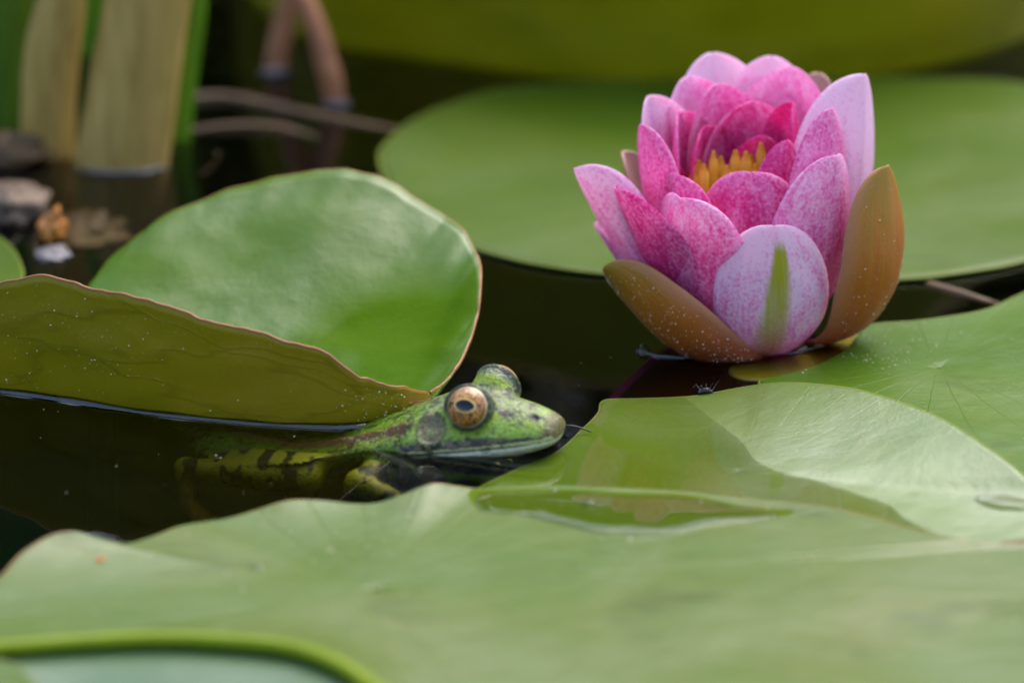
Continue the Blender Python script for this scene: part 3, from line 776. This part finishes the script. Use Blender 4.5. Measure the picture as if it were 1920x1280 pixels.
# ================================================================== FROG
def frog():
    FS = 0.955; yaw = math.radians(-22)
    snout = P(1053, 800, 0.43)
    h = np.array([math.cos(yaw), math.sin(yaw), 0]); lft = np.array([-math.sin(yaw), math.cos(yaw), 0]); upz = np.array([0, 0, 1.0])
    O = np.array([snout[0], snout[1], 0.0])
    def W(L): L = np.asarray(L); return O+FS*(L[..., :1]*h+L[..., 1:2]*lft+L[..., 2:3]*upz)
    dd = np.linspace(0, 8, 801)
    def prof(kn, sm=9):
        x, y = zip(*kn); t = np.interp(dd, x, y)
        ker = np.hanning(sm*2+1); ker /= ker.sum()
        p = np.pad(t, sm, mode='edge'); s = np.convolve(p, ker, 'valid')
        wgt = np.clip((dd-0.05)/0.3, 0, 1); return t*(1-wgt)+s*wgt
    Wd = prof([(0, .05), (.03, .30), (.08, .42), (.2, .54), (.45, .67), (.9, .83), (1.4, .98), (1.9, 1.14), (2.4, 1.24), (2.9, 1.22), (3.5, 1.26), (4.5, 1.45), (5.5, 1.40), (6.3, 1.15), (7, .75), (7.5, .3), (7.6, .02), (8, .02)], 25)
    Tp = prof([(0, .46), (.03, .55), (.08, .61), (.2, .69), (.5, .79), (1.0, .88), (1.5, .93), (2, .90), (2.5, .70), (3, .42), (3.5, .18), (4.2, -.08), (5, -.26), (6, -.40), (7, -.5), (7.6, -.55), (8, -.55)], 25)
    Zw = prof([(0, .38), (.3, .28), (1, .16), (2, .06), (2.5, .04), (3, -.02), (4, -.2), (5, -.4), (6, -.55), (7.6, -.6), (8, -.6)], 25)
    Zb = prof([(0, .40), (.03, .24), (.08, .16), (.2, .07), (.6, -.10), (1, -.25), (2, -.42), (3, -.65), (4.5, -1.1), (6, -1.2), (7, -1), (7.6, -.65), (8, -.65)], 25)
    def ml(d): return np.interp(d, [0, .15, .5, 1, 1.5, 2, 2.4, 2.7], [.31, .285, .23, .16, .09, .03, -.03, -.08])   # mouth line
    eyes = [np.array([-1.55, s*0.60, 0.80]) for s in (-1, 1)]
    eax = [np.array([0.10, s*0.90, 0.36]) for s in (-1, 1)]
    eax = [e/np.linalg.norm(e) for e in eax]
    st = 0.030
    lo = np.array([-8.0, -3.0, -2.0]); hi = np.array([0.15, 2.6, 1.45])
    N = ((hi-lo)/st).astype(int)+1
    X, Y, Z = np.meshgrid(*[lo[k]+st*np.arange(N[k]) for k in range(3)], indexing='ij')
    X = X.astype(np.float32); Y = Y.astype(np.float32); Z = Z.astype(np.float32)
    def smin(a, b, k):
        hh = np.clip(k-np.abs(a-b), 0, None)/k
        return np.minimum(a, b)-hh*hh*k*0.25
    def body(X, Y, Z):
        D = -X
        w_ = np.interp(D, dd, Wd).astype(np.float32); zt = np.interp(D, dd, Tp).astype(np.float32); zw = np.interp(D, dd, Zw).astype(np.float32); zb = np.interp(D, dd, Zb).astype(np.float32)
        up = Z > zw
        hh = np.where(up, zt-zw, zw-zb); hh = np.maximum(hh, 0.02)
        p = np.where(up, 1.75, 2.0).astype(np.float32)
        k = ((np.abs(Y)/w_)**p+(np.abs(Z-zw)/hh)**p)**(1/p)
        return np.maximum((k-1)*np.minimum(w_, hh), -D+0.0)
    def cap(A, B, ra, rb):
        A = np.asarray(A, float); B = np.asarray(B, float); ab = B-A; L2 = (ab**2).sum()
        t = np.clip(((X-A[0])*ab[0]+(Y-A[1])*ab[1]+(Z-A[2])*ab[2])/L2, 0, 1)
        return np.sqrt((X-A[0]-t*ab[0])**2+(Y-A[1]-t*ab[1])**2+(Z-A[2]-t*ab[2])**2)-(ra+(rb-ra)*t)
    F = body(X, Y, Z)
    for e, ax in zip(eyes, eax):
        q = np.sqrt((X-e[0])**2+(Y-e[1])**2+(Z-e[2])**2)
        F = smin(F, q-0.43, 0.22)
        c = e+ax*0.17
        s_ = (X-c[0])*ax[0]+(Y-c[1])*ax[1]+(Z-c[2])*ax[2]
        rr = np.sqrt(np.maximum((X-c[0])**2+(Y-c[1])**2+(Z-c[2])**2-s_**2, 0))
        F = smin(F, np.sqrt((rr-0.405)**2+s_**2)-0.045, 0.06)        # eyelid rim
    # limbs: (shoulder, elbow, wrist), fingers; (hip, knee, ankle), toes
    limbs = []
    for s in (-1, 1):
        sh, el, wr = np.array([-3.0, s*0.9, -.5]), np.array([-3.3, s*1.7, -.55]), np.array([-2.4, s*1.75, -.8])
        limbs += [(sh, el, .34, .27, .2), (el, wr, .27, .17, .12)]
        for k in range(4):
            an = math.radians(-35+25*k)*s
            m1 = wr+np.array([math.cos(an)*.35, math.sin(an)*.35, -.05]); m2 = m1+np.array([math.cos(an)*.4, math.sin(an)*.4, -.12])
            limbs += [(wr, m1, .10, .075, .06), (m1, m2, .075, .05, .03)]
        hp, kn, an_ = np.array([-6.5, s*0.7, -.75]), np.array([-4.5, s*1.5, -.68]), np.array([-6.9, s*1.6, -.75])
        limbs += [(hp, kn, .55, .34, .3), (kn, an_, .34, .2, .08)]
        tf = np.array([-6.7, s*1.9, -1.35]); limbs += [(an_, tf, .2, .15, .1)]
        for k in range(5):
            an = math.radians(-50+25*k)
            m1 = tf+np.array([math.cos(an)*.55, s*.1+math.sin(an)*.3, -.2]); m2 = m1+np.array([math.cos(an)*.45, math.sin(an)*.3, -.25])
            limbs += [(tf, m1, .11, .08, .06), (m1, m2, .08, .05, .03)]
    for A, B, ra, rb, k in limbs:
        # only touch the neighbourhood
        mn = np.minimum(A, B)-max(ra, rb)-k-0.1; mx = np.maximum(A, B)+max(ra, rb)+k+0.1
        i0 = np.clip(((mn-lo)/st).astype(int), 0, N-1); i1 = np.clip(((mx-lo)/st).astype(int)+1, 1, N)
        sl = tuple(slice(i0[c], i1[c]) for c in range(3))
        Xs, Ys, Zs = X[sl], Y[sl], Z[sl]; ab = B-A; L2 = (ab**2).sum()
        t = np.clip(((Xs-A[0])*ab[0]+(Ys-A[1])*ab[1]+(Zs-A[2])*ab[2])/L2, 0, 1)
        c = np.sqrt((Xs-A[0]-t*ab[0])**2+(Ys-A[1]-t*ab[1])**2+(Zs-A[2]-t*ab[2])**2)-(ra+(rb-ra)*t)
        F[sl] = smin(F[sl], c, k)
    D = -X
    # mouth crease, ear disc, nostrils, back folds
    F += 0.030*np.exp(-((Z-ml(D))/0.035)**2)*(D < 2.5)*(D > 0.02)*(np.abs(Y) > 0.05)
    er = np.sqrt((D-2.17)**2+(Z-0.45)**2)
    F -= (0.022*np.exp(-((er-0.27)/0.05)**2)-0.012*(er < 0.24))*(np.abs(Y) > 0.7)
    fy = np.interp(D, [1.9, 2.6, 3.5, 5, 6.5], [.74, .86, .9, .95, .7])
    F -= 0.07*np.exp(-((np.abs(Y)-fy)/0.09)**2)*sstep(1.8, 2.2, D)*(Z > -.3)*(D < 6.5)
    for s in (-1, 1):
        F += 0.05*np.exp(-(((D-0.40)/0.05)**2+((Y-s*0.30)/0.05)**2+((Z-0.62)/0.12)**2))
    # ---- surface nets
    ins = F < 0
    cx, cy, cz = N-1
    cnt = np.zeros((cx, cy, cz), np.uint8); acc = np.zeros((cx, cy, cz, 3), np.float32)
    for axd in range(3):
        o1, o2 = [k for k in range(3) if k != axd]
        for b in (0, 1):
            for c in (0, 1):
                s0 = [None]*3; s1 = [None]*3
                s0[axd] = slice(0, N[axd]-1); s1[axd] = slice(1, N[axd])
                s0[o1] = s1[o1] = slice(b, N[o1]-1+b); s0[o2] = s1[o2] = slice(c, N[o2]-1+c)
                fa, fb = F[tuple(s0)], F[tuple(s1)]
                cr = (fa < 0) != (fb < 0)
                idx = np.nonzero(cr)
                t = fa[idx]/(fa[idx]-fb[idx])
                cnt[idx] += 1
                acc[idx+(axd,)] += t
                acc[idx+(o1,)] += b; acc[idx+(o2,)] += c
    act = np.nonzero(cnt)
    vid = -np.ones((cx, cy, cz), np.int64); vid[act] = np.arange(len(act[0]))
    VL = lo+st*(np.stack(act, -1)+acc[act]/cnt[act][:, None])
    faces = []
    for axd in range(3):
        o1, o2 = [(1, 2), (2, 0), (0, 1)][axd]
        s0 = [slice(1, N[k]-1) for k in range(3)]; s1 = list(s0)
        s0[axd] = slice(0, N[axd]-1); s1[axd] = slice(1, N[axd])
        A, B = ins[tuple(s0)], ins[tuple(s1)]
        idx = np.stack(np.nonzero(A != B), -1)
        base = idx.copy()
        for k in range(3):
            if k != axd: base[:, k] += 1
        sg = A[tuple(idx.T)]
        def cell(d1, d2):
            q = base.copy(); q[:, o1] -= d1; q[:, o2] -= d2
            return vid[tuple(q.T)]
        q = np.stack([cell(1, 1), cell(0, 1), cell(0, 0), cell(1, 0)], -1)
        q[~sg] = q[~sg][:, ::-1]
        faces.append(q)
    FA = np.concatenate(faces)
    # ---- smooth a little
    for it in range(2):
        s = np.zeros_like(VL); c = np.zeros(len(VL))
        for a_, b_ in ((0, 1), (1, 2), (2, 3), (3, 0)):
            np.add.at(s, FA[:, a_], VL[FA[:, b_]]); np.add.at(c, FA[:, a_], 1)
            np.add.at(s, FA[:, b_], VL[FA[:, a_]]); np.add.at(c, FA[:, b_], 1)
        VL = VL*0.5+0.5*s/c[:, None]
    # ---- pigments
    d = -VL[:, 0]; y = VL[:, 1]; ay = np.abs(y); z = VL[:, 2]
    n1 = fbm(VL, 3.0, 1); n2 = fbm(VL, 7.0, 2); n3 = fbm(VL, 16.0, 3, 2)
    def mixc(c, m, t): return c*(1-m[:, None])+np.asarray(t)*m[:, None]
    c = np.tile([0.25, 0.40, 0.045], (len(VL), 1))
    c = mixc(c, sstep(.4, .75, n1)*0.6, [0.34, 0.48, 0.11])
    top = sstep(.0, .16, z-np.interp(d, dd, Tp)+0.30)*sstep(0.25, .6, d)
    c = mixc(c, top*0.8, [0.16, 0.20, 0.06])
    c = mixc(c, top*sstep(.52, .60, n2)*0.9, [0.05, 0.045, 0.04])
    neck = sstep(2.35, 2.75, d)
    c = mixc(c, neck, [0.085, 0.18, 0.004])
    c = mixc(c, neck*0.9*sstep(.50, .60, n2), [0.012, 0.022, 0.004])
    c = mixc(c, neck*sstep(.60, .68, n3), [0.17, 0.30, 0.012])
    # eye bumps: greyer with dark freckles
    for e in eyes:
        q = np.sqrt(((VL-e)**2).sum(1)); m = 1-sstep(.44, .58, q)
        up_ = sstep(.9, 1.15, z)
        c = mixc(c, m*up_*0.8, [0.17, 0.22, 0.13])
        c = mixc(c, m*up_*sstep(.55, .62, n3)*0.8, [0.05, 0.045, 0.04])
    for e, ax in zip(eyes, eax):
        q = np.sqrt(((VL-(e+ax*0.17))**2).sum(1))
        c = mixc(c, (1-sstep(.42, .48, q))*0.95, [0.03, 0.032, 0.02])
        c = mixc(c, (sstep(.47, .50, q)*(1-sstep(.53, .60, q)))*0.8, [0.33, 0.44, 0.02])
    # dark bar between the eyes and towards the nostrils
    m = np.exp(-((d-1.22)/0.12)**2)*(ay < .62)*sstep(.45, .55, n2+0.08)
    c = mixc(c, np.clip(m*1.3, 0, 1)*0.9, [0.030, 0.026, 0.035])
    line = np.exp(-((ay-np.interp(d, [.2, .5, 1.2], [.22, .33, .52]))/0.06)**2)*(d > .15)*(d < 1.2)*(z > .45)
    c = mixc(c, np.clip(line*sstep(.36, .48, n2)*1.3, 0, 1), [0.04, 0.03, 0.04])
    nos = np.sqrt(((d-.42)/.10)**2+((ay-.31)/.09)**2)
    c = mixc(c, (1-sstep(.8, 1.4, nos))*(z > .45), [0.01, 0.01, 0.012])
    nb2 = np.sqrt(((d-.44)/.10)**2+((ay-.43)/.06)**2)
    c = mixc(c, (1-sstep(.7, 1.3, nb2))*(z > .45)*0.9, [0.30, 0.42, 0.02])
    # snout tip
    m = 1-sstep(.10, .34, d+0.12*(n2-.5)); c = mixc(c, m*0.9, [0.15, 0.10, 0.045])
    # ear disc and the fold above it
    er = np.sqrt((d-2.17)**2+(z-.45)**2)
    side = (ay > .65).astype(float)
    c = mixc(c, (1-sstep(.23, .29, er))*side, [0.19, 0.165, 0.075])
    c = mixc(c, (1-sstep(.05, .16, er))*side*0.6, [0.25, 0.26, 0.10])
    c = mixc(c, np.exp(-((er-.28)/.025)**2)*side*0.8, [0.055, 0.05, 0.03])
    c = mixc(c, np.exp(-((er-.36)/.05)**2)*side*(z > .3)*0.8, [0.30, 0.42, 0.06])
    fold = np.exp(-((z-(np.interp(d, [1.85, 2.1, 2.4, 2.7], [.86, .88, .82, .6])))/.055)**2)*side*sstep(1.8, 1.9, d)*(1-sstep(2.6, 2.8, d))
    c = mixc(c, np.clip(fold, 0, 1)*0.9, [0.10, 0.055, 0.05])
    # lips
    dz = z-ml(d); jaw = (d < 2.75)*(ay < 1.32)
    bt = np.interp(d, [.2, .9, 1.5, 1.9, 2.5], [.13, .18, .27, .22, .20])
    band = sstep(.065, .085, dz+0.05*(n2-.5))*(1-sstep(bt-.03, bt+.03, dz+0.16*(n2-.5)))
    band = band*jaw*sstep(.12, .25, d)*(ay > .12)
    c = mixc(c, band*0.95, [0.030, 0.022, 0.028])
    c = mixc(c, band*sstep(.47, .56, n3)*sstep(.7, 1.1, d)*0.8, [0.24, 0.17, 0.11])
    lip = sstep(.0, .015, dz)*(1-sstep(.06, .08, dz+0.05*(n2-.5)))*jaw*(d > .05)
    c = mixc(c, lip*0.95, [0.85, 0.82, 0.42])
    c = mixc(c, lip*sstep(.60, .66, n2)*0.8, [0.05, 0.04, 0.04])
    low = (1-sstep(-.02, .0, dz))*jaw
    c = mixc(c, low, [0.68, 0.67, 0.44])
    c = mixc(c, low*sstep(.55, .65, n2)*0.6, [0.16, 0.16, 0.13])
    c = mixc(c, np.exp(-(dz/.02)**2)*jaw*sstep(.3, .6, d)*0.85, [0.03, 0.03, 0.025])
    # back fold, belly, limbs
    bf = 1.2*np.exp(-((ay-np.interp(d, [1.9, 2.6, 3.5, 5, 6.5], [.74, .86, .9, .95, .7]))/.16)**2)*sstep(2.5, 2.8, d)*(z > np.interp(d, dd, Tp)-.55)
    c = mixc(c, np.clip(bf, 0, 1)*0.95, [0.13, 0.045, 0.018])
    limb = np.maximum(sstep(1.25, 1.45, ay)*(d > 2.9), (ay > 1.32)*(d > 1.2))
    c = mixc(c, limb, [0.34, 0.36, 0.012])
    c = mixc(c, limb*sstep(.50, .56, fbm(VL*np.array([1.6, 1, 1]), 2.6, 8)), [0.02, 0.025, 0.006])
    c = mixc(c, sstep(-.75, -1.1, z)*(ay > 1.0)*(d > 4), [0.28, 0.17, 0.04])
    c = mixc(c, (1-sstep(-1.0, -.7, z))*(ay < 1.0), [0.45, 0.45, 0.3])
    n4 = fbm(VL, 24.0, 12, 2)
    c = mixc(c, sstep(.60, .68, n4)*0.55*(dz > .1), [0.035, 0.04, 0.02])
    c = mixc(c, sstep(.62, .70, fbm(VL, 20.0, 19, 2))*0.4*(dz > .1), [0.38, 0.50, 0.14])
    c = mixc(c, (1-sstep(.20, .27, er))*side*sstep(.45, .6, n2)*0.6, [0.10, 0.085, 0.05])
    root = thing('frog', O, 'green frog with golden eyes peering out of the water beside the folded pad', 'frog')
    mesh_obj('body', W(VL), FA, M['frog'], root, col=np.clip(c, 0, 1))
    # ---- eyes
    for e, ax in zip(eyes, eax):
        ctr = e+ax*0.05; R = 0.425
        fw = np.array([1.0, 0, 0]); fw = fw-ax*np.dot(fw, ax); fw /= np.linalg.norm(fw); up = np.cross(ax, fw)
        if up[2] < 0: up = -up
        nr_, na_ = 48, 96
        th = np.linspace(0.001, math.pi*0.62, nr_)[:, None]; ph = np.linspace(0, 2*math.pi, na_, endpoint=False)[None, :]
        px_ = np.sin(th)*np.cos(ph); py_ = np.sin(th)*np.sin(ph)
        Vn = px_[..., None]*fw+py_[..., None]*up+np.cos(th)[..., None]*ax*np.ones_like(ph)[..., None]
        Ve = (ctr+R*Vn).reshape(-1, 3)
        rad_ = np.hypot(px_, py_).ravel(); ang_ = np.broadcast_to(ph, px_.shape).ravel(); ex = px_.ravel(); ey = py_.ravel()
        Pn = np.stack([ex, ey, 0*ex], -1)
        nz = fbm(Pn, 16, 5, 2); nzr = fbm(np.stack([np.cos(ang_)*3, np.sin(ang_)*3, rad_*2.5], -1), 3.5, 9, 2)
        k = np.tile([0.70, 0.27, 0.05], (len(Ve), 1))
        k = mixc(k, sstep(.2, .6, ey)*0.7, [0.62, 0.38, 0.14])
        k = mixc(k, sstep(.50, .60, nz)*0.85, [0.06, 0.025, 0.012])
        k = mixc(k, sstep(.58, .66, nzr)*0.5, [0.75, 0.42, 0.2])
        k = mixc(k, np.exp(-((ey-.06)/.11)**2)*sstep(.42, .5, np.abs(ex))*(rad_ < .78)*sstep(.4, .5, nz+.1), [0.02, 0.015, 0.012])
        el = np.hypot(ex/.46, (ey-.06)/.29)
        k = mixc(k, (1-sstep(1.06, 1.14, el)), [0.85, 0.56, 0.16])
        k = mixc(k, np.exp(-((rad_-.80)/.02)**2)*0.9, [0.03, 0.02, 0.02])
        k = mixc(k, sstep(.81, .84, rad_), [0.50, 0.34, 0.15])
        k = mixc(k, sstep(.87, .91, rad_), [0.02, 0.022, 0.02])
        eo = mesh_obj('eye', W(Ve), grid_faces(nr_, na_, True, flip=True), M['eye'], root, col=k)
        # pupil, a lens-shaped cap
        rr = np.linspace(0.01, 1, 10)[:, None]
        a1 = .42*rr*np.cos(ph); a2 = .06+.25*rr*np.sin(ph)*(1-0.25*np.abs(np.cos(ph))**3)
        a3 = np.sqrt(1-a1**2-a2**2)
        Vp = ctr+(R+0.004)*(a1[..., None]*fw+a2[..., None]*up+a3[..., None]*ax)
        mesh_obj('pupil', W(Vp.reshape(-1, 3)), grid_faces(10, na_, True, flip=True), M['pupil'], eo)
    return root
frog()

# ================================================================== WATER FILM ON THE PADS
def puddle(outline, z, h, label, seed):
    pts = catmull([P(q[0], q[1], z) for q in outline], 200, True)
    pts[:, :2] += 0.10*(np.stack([fbm(pts, 2.2, seed), fbm(pts, 2.2, seed+3)], -1)-0.5)
    C = pts.mean(0)
    d = pts-C; o_ = np.argsort(np.arctan2(d[:, 1], d[:, 0]))
    f = np.linspace(0.02, 1, 18)[:, None, None]
    G = C+(pts[None]-C)*f
    G[..., 2] = z+h*np.clip(1-f[..., 0]**7, 0, 1)
    sk = G[-1:].copy(); sk[..., 2] = z-0.03
    G = np.concatenate([G, sk])
    nn = np.cross(G[2, 0]-G[1, 0], G[1, 1]-G[1, 0])
    o = mesh_obj('water_puddle', G.reshape(-1, 3), grid_faces(len(G), 200, True, flip=nn[2] < 0), M['film'], origin=C)
    return tag(o, label, 'puddle')
puddle(PUD1, 0.115, 0.05, 'clear puddle lying along the edge of the broad wavy pad', 4)
puddle([(1830, 932), (1880, 924), (1960, 922), (2000, 940), (1940, 955), (1870, 948)], 0.14, 0.05, 'small puddle beside the raised rim of the half sunken pad', 9)

def droplet(px, py, z, r, label, flat=0.6):
    c = P(px, py, z)
    G = np.array([[[c[0]+r*math.sin(t)*math.cos(p), c[1]+r*math.sin(t)*math.sin(p), z+r*flat*math.cos(t)] for p in np.linspace(0, 2*math.pi, 20, endpoint=False)] for t in np.linspace(0.02, math.pi*0.6, 9)])
    o = mesh_obj('water_droplet', G.reshape(-1, 3), grid_faces(9, 20, True, flip=False), M['film'], origin=c)
    return tag(o, label, 'droplet', 'droplets on the broad wavy pad')
for q in ((1107, 943, .17, .13), (484, 1067, .09, .14), (840, 1060, .09, .05), (1088, 1068, .09, .08), (635, 955, .12, .04), (690, 951, .12, .03), (1165, 1035, .09, .06), (775, 1112, .09, .06)):
    droplet(q[0], q[1], q[2], q[3], 'tiny clear water droplet on the broad wavy pad')
b = droplet(1207, 657, 0.02, 0.13, 'clear air bubble at the foot of the brown sepal', 0.9); b.name = 'air_bubble'; b['category'] = 'bubble'; del b['group']
b = droplet(1508, 655, 0.05, 0.07, 'glinting droplet between the flower and the yellow leaf', 0.9); del b['group']

pts = np.stack([rng.uniform(-12, 12, 160), rng.uniform(-9, 12, 160), np.full(160, 0.004)], -1)
o = specks('floating_dust', pts, 0.006+0.014*rng.random(160)**4, M['grit'], None)
tag(o, 'pale dust grains floating scattered on the dark pond water', 'dust')

# ================================================================== BACKGROUND PLANTS
def blade(name, foot, top, w0, w1, mat, label, bow=0.6, curl=0.35, tipw=0.0, z1=0, group=None, cat='reed', pointed=False):
    """upright strap leaf from the pond bed; foot and top in pixels at one depth"""
    A = P(*foot); Y = A[1]; T = PY(top[0], top[1], Y-0.6)
    al = T-A
    n = 40; s = np.linspace(-0.35, 1, n)[:, None]; u = np.linspace(-1, 1, 13)[None, :]
    wd = (w0+(w1-w0)*np.clip(s, 0, 1))/2
    if pointed: wd = wd*np.sqrt(np.clip(1-np.clip((s-.45)/.55, 0, 1)**1.6, 0.0004, 1))
    G = A+s[..., None]*al+np.stack(np.broadcast_arrays(u*wd+bow*np.sin(math.pi*np.clip(s, 0, 1)), -curl*wd*(1-u**2)*1.2, 0*u*s), -1)
    G[..., 0] += 0.12*(fbm(G, 0.7, 5)-0.5)
    r = thing(name, A, label, cat, group)
    sheet('blade', G, 0.09, (mat, mat), r)
    tube('midrib', G[:, 6]+np.array([0, -0.03, 0]), 0.06, mat, r, seg=6)
    return r
blade('dry_reed', (226, 308), (455, -935), 1.95, 1.2, M['reed_tan'], 'broad tan dry reed leaf standing in the pond', bow=-0.1, curl=0.5, pointed=True)
blade('dry_reed', (92, 292), (150, -110), 1.05, 1.25, M['reed_tan'], 'narrow tan dry reed leaf with a pointed edge', bow=-0.25, curl=0.5, pointed=True)
blade('green_reed', (338, 262), (422, -800), 0.42, 0.5, M['reed_green'], 'bright green reed blade beside the broad dry reed', bow=0.1, pointed=True)
blade('green_reed', (186, 95), (200, -900), 1.6, 1.6, M['reed_green'], 'green reed blade showing between the two dry reeds', bow=0.0, pointed=True)
blade('green_reed', (20, 260), (0, -900), 2.4, 2.6, M['reed_dark'], 'dark green reed blade left of the dry reeds', bow=0.0, pointed=True)
blade('green_reed', (-60, 200), (-10, -850), 2.0, 2.4, M['reed_dark'], 'dark green reed blade at the back of the clump', bow=0.3, pointed=True)

# large leaf standing on edge at the back
def standing_leaf():
    bot = [(440, -60), (490, 5), (545, 48), (620, 84), (750, 106), (900, 126), (1100, 150), (1300, 160), (1500, 155), (1700, 136), (1850, 98), (1960, 45), (2060, -40)]
    B = catmull([P(*q) for q in bot], 80)
    s = np.linspace(0, 1, 80)
    hgt = 6.5*np.sin(math.pi*np.clip(s, 0.0, 1.0))**0.45+0.4
    v = np.linspace(0, 1, 26)
    G = np.zeros((80, 36, 3))
    for j in range(36):
        if j < 10:          # floor of the leaf lying on the water behind
            f = 1-j/10; G[:, j] = B+np.stack([0*s, f*9*np.sin(math.pi*s)**0.5, -0.1+0*s+0.0*f], -1)
        else:
            f = (j-10)/25; G[:, j] = B+np.stack([0*s, (-0.9*f*f-0.315*math.sin(math.pi*f))+0*s, hgt*f-0.1+0*s], -1)
    G[..., 1] += (fbm(G, 0.4, 7)-0.5)*0.5
    r = thing('lily_pad', B[40], 'large yellow olive lily pad standing up on its edge at the back', 'lily pad')
    n = np.cross(G[41, 25]-G[40, 25], G[40, 26]-G[40, 25])
    if n[1] < 0: G = G[:, ::-1]
    sheet('blade', G, 0.1, (M['pad_back'], M['under_y']), r)
    tube('rim', G[:, -1] if n[1] >= 0 else G[:, 0], 0.06, M['rim_red'], r, seg=6)
standing_leaf()

# bent russet stems, floating stalks, debris
def stem(name, pts, r, mat, label, foot=None, cat='stem'):
    t = thing(name, pts[0], label, cat)
    path = catmull(pts, 36)
    rr = np.interp(np.linspace(0, 1, 36), [0, .5, 1], [r*1.15, r, r*0.8])*(1+0.15*(vnoise(path, 1.5, 4)-.5))
    tube('stalk', path, rr, mat, t, seg=9)
    if foot is not None:
        V, F = tube_geo(np.array([foot+[-r*1.2, -.1, .03], foot+[0, -r, .06], foot+[r*1.3, -.1, .03]]), [r*.5, r*.9, r*.4], seg=8)
        V = V+(np.stack([fbm(V, 4, 3), fbm(V, 4, 5), fbm(V, 4, 7)], -1)-0.5)*0.35*r/.24; V[:, 2] = V[:, 2]*0.6; mesh_obj('froth', V, F, M['foam'], t)
    return t
f1 = P(628, 195); f2 = P(518, 135)
stem('bent_stem', [f1+[0, 0, -2], f1, PY(610, 110, f1[1]), PY(585, 30, f1[1]+.2), PY(545, -40, f1[1]+.6), PY(480, -80, f1[1]+1)], 0.24, M['stem_red'], 'russet stem bending over beside the standing yellow pad', f1)
stem('bent_stem', [f2+[0, 0, -2], f2, PY(530, 60, f2[1]), PY(548, -10, f2[1]), PY(570, -80, f2[1])], 0.26, M['stem_red'], 'darker russet stem behind the bent one', f2)
stem('floating_stalk', [P(330, 190, -.05), P(430, 185, .0), P(530, 205, .02), P(640, 228, -.02), P(760, 252, -.12)], 0.13, M['stem_brown'], 'brown stalk floating across the water to the back pad', cat='stalk')
stem('floating_stalk', [P(350, 250, -.1), P(430, 238, .02), P(520, 240, .02), P(600, 262, -.15)], 0.09, M['stem_brown'], 'thin brown stalk lying just below the floating stalk', cat='stalk')
stem('floating_stalk', [P(1690, 515, -.3), P(1750, 538, -.06), P(1810, 555, -.05), P(1862, 572, -.1), P(1930, 590, -.3)], 0.10, M['stem_brown'], 'orange brown stalk under water right of the flower', cat='stalk')
stem('tendril', [P(375, 330, -.1), P(395, 316, .15), P(408, 300, .4), P(408, 286, .6)], 0.04, M['stem_brown'], 'thin curled brown tendril above the dark water', cat='tendril')
stem('twig', [P(1046, 800, .08), P(1070, 798, .12), P(1092, 803, .06), P(1110, 810, .0)], 0.018, M['black'], 'tiny dark twig at the frog snout', cat='twig')

def crumple(name, px, py, sx, sy, mat, label, seed, z=0.0, cat='debris', h=0.5):
    c = P(px, py, z)
    th = np.linspace(0.05, math.pi-0.05, 16)[:, None]; ph = np.linspace(0, 2*math.pi, 26, endpoint=False)[None, :]
    d = np.stack([np.sin(th)*np.cos(ph), np.sin(th)*np.sin(ph), np.cos(th)+0*ph], -1)
    r = 0.55+0.9*np.abs(fbm(d+seed, 1.7, seed)-0.5)*2+0.3*fbm(d+seed, 4, seed)
    V = c+d*r[..., None]*np.array([sx, sy, h])
    o = mesh_obj(name, V.reshape(-1, 3), grid_faces(16, 26, True), mat, origin=c)
    return tag(o, label, cat)
crumple('withered_leaf', 30, 380, 0.75, 1.1, M['dead'], 'pale crumpled withered leaf floating by the reeds', 3, 0.15, 'dead leaf', 0.42)
crumple('withered_leaf', 20, 285, 1.1, 0.9, M['stem_brown'], 'dark brown withered leaf at the foot of the reeds', 8, 0.1, 'dead leaf', 0.5)
crumple('orange_bud', 100, 430, 0.28, 0.4, M['orange'], 'small orange bud floating beside the withered leaf', 5, 0.15, 'bud', 0.38)
crumple('foam_patch', 98, 476, 0.38, 0.6, M['foam'], 'whitish foam patch below the orange bud', 12, 0.0, 'foam', 0.1)
crumple('foam_patch', 85, 290, 0.6, 0.4, M['foam'], 'pale foam where the narrow dry reed meets the water', 14, 0.0, 'foam', 0.12)
crumple('foam_patch', 225, 318, 0.9, 0.35, M['foam'], 'thin pale foam at the foot of the broad dry reed', 18, 0.0, 'foam', 0.06)
crumple('mud_clump', 160, 440, 0.8, 1.4, M['stem_brown'], 'brown rotting clump just under the water', 22, -0.35, 'debris', 0.3)
crumple('grit_grain', 188, 1050, 0.09, 0.14, M['orange'], 'tiny orange grain on the broad wavy pad', 25, 0.16, 'grain', 0.06)
# little dead insect by the pad edge
c = P(1322, 738, 0.03); r = thing('insect', c, 'small black dead insect floating below the flower', 'insect')
tube('abdomen', c+np.array([[-.12, 0, .02], [-.04, 0, .06], [.06, 0, .06], [.14, 0, .03]]), [.03, .06, .06, .02], M['black'], r, seg=8)
for k in range(5):
    a = c+np.array([-.08+.05*k, 0, .05]); tube('leg', [a, a+[(-.08+.04*k), .02*(-1)**k, .12], a+[(-.14+.07*k), .05*(-1)**k, .05+.04*k]], [.014, .011, .008], M['black'], r, seg=5)
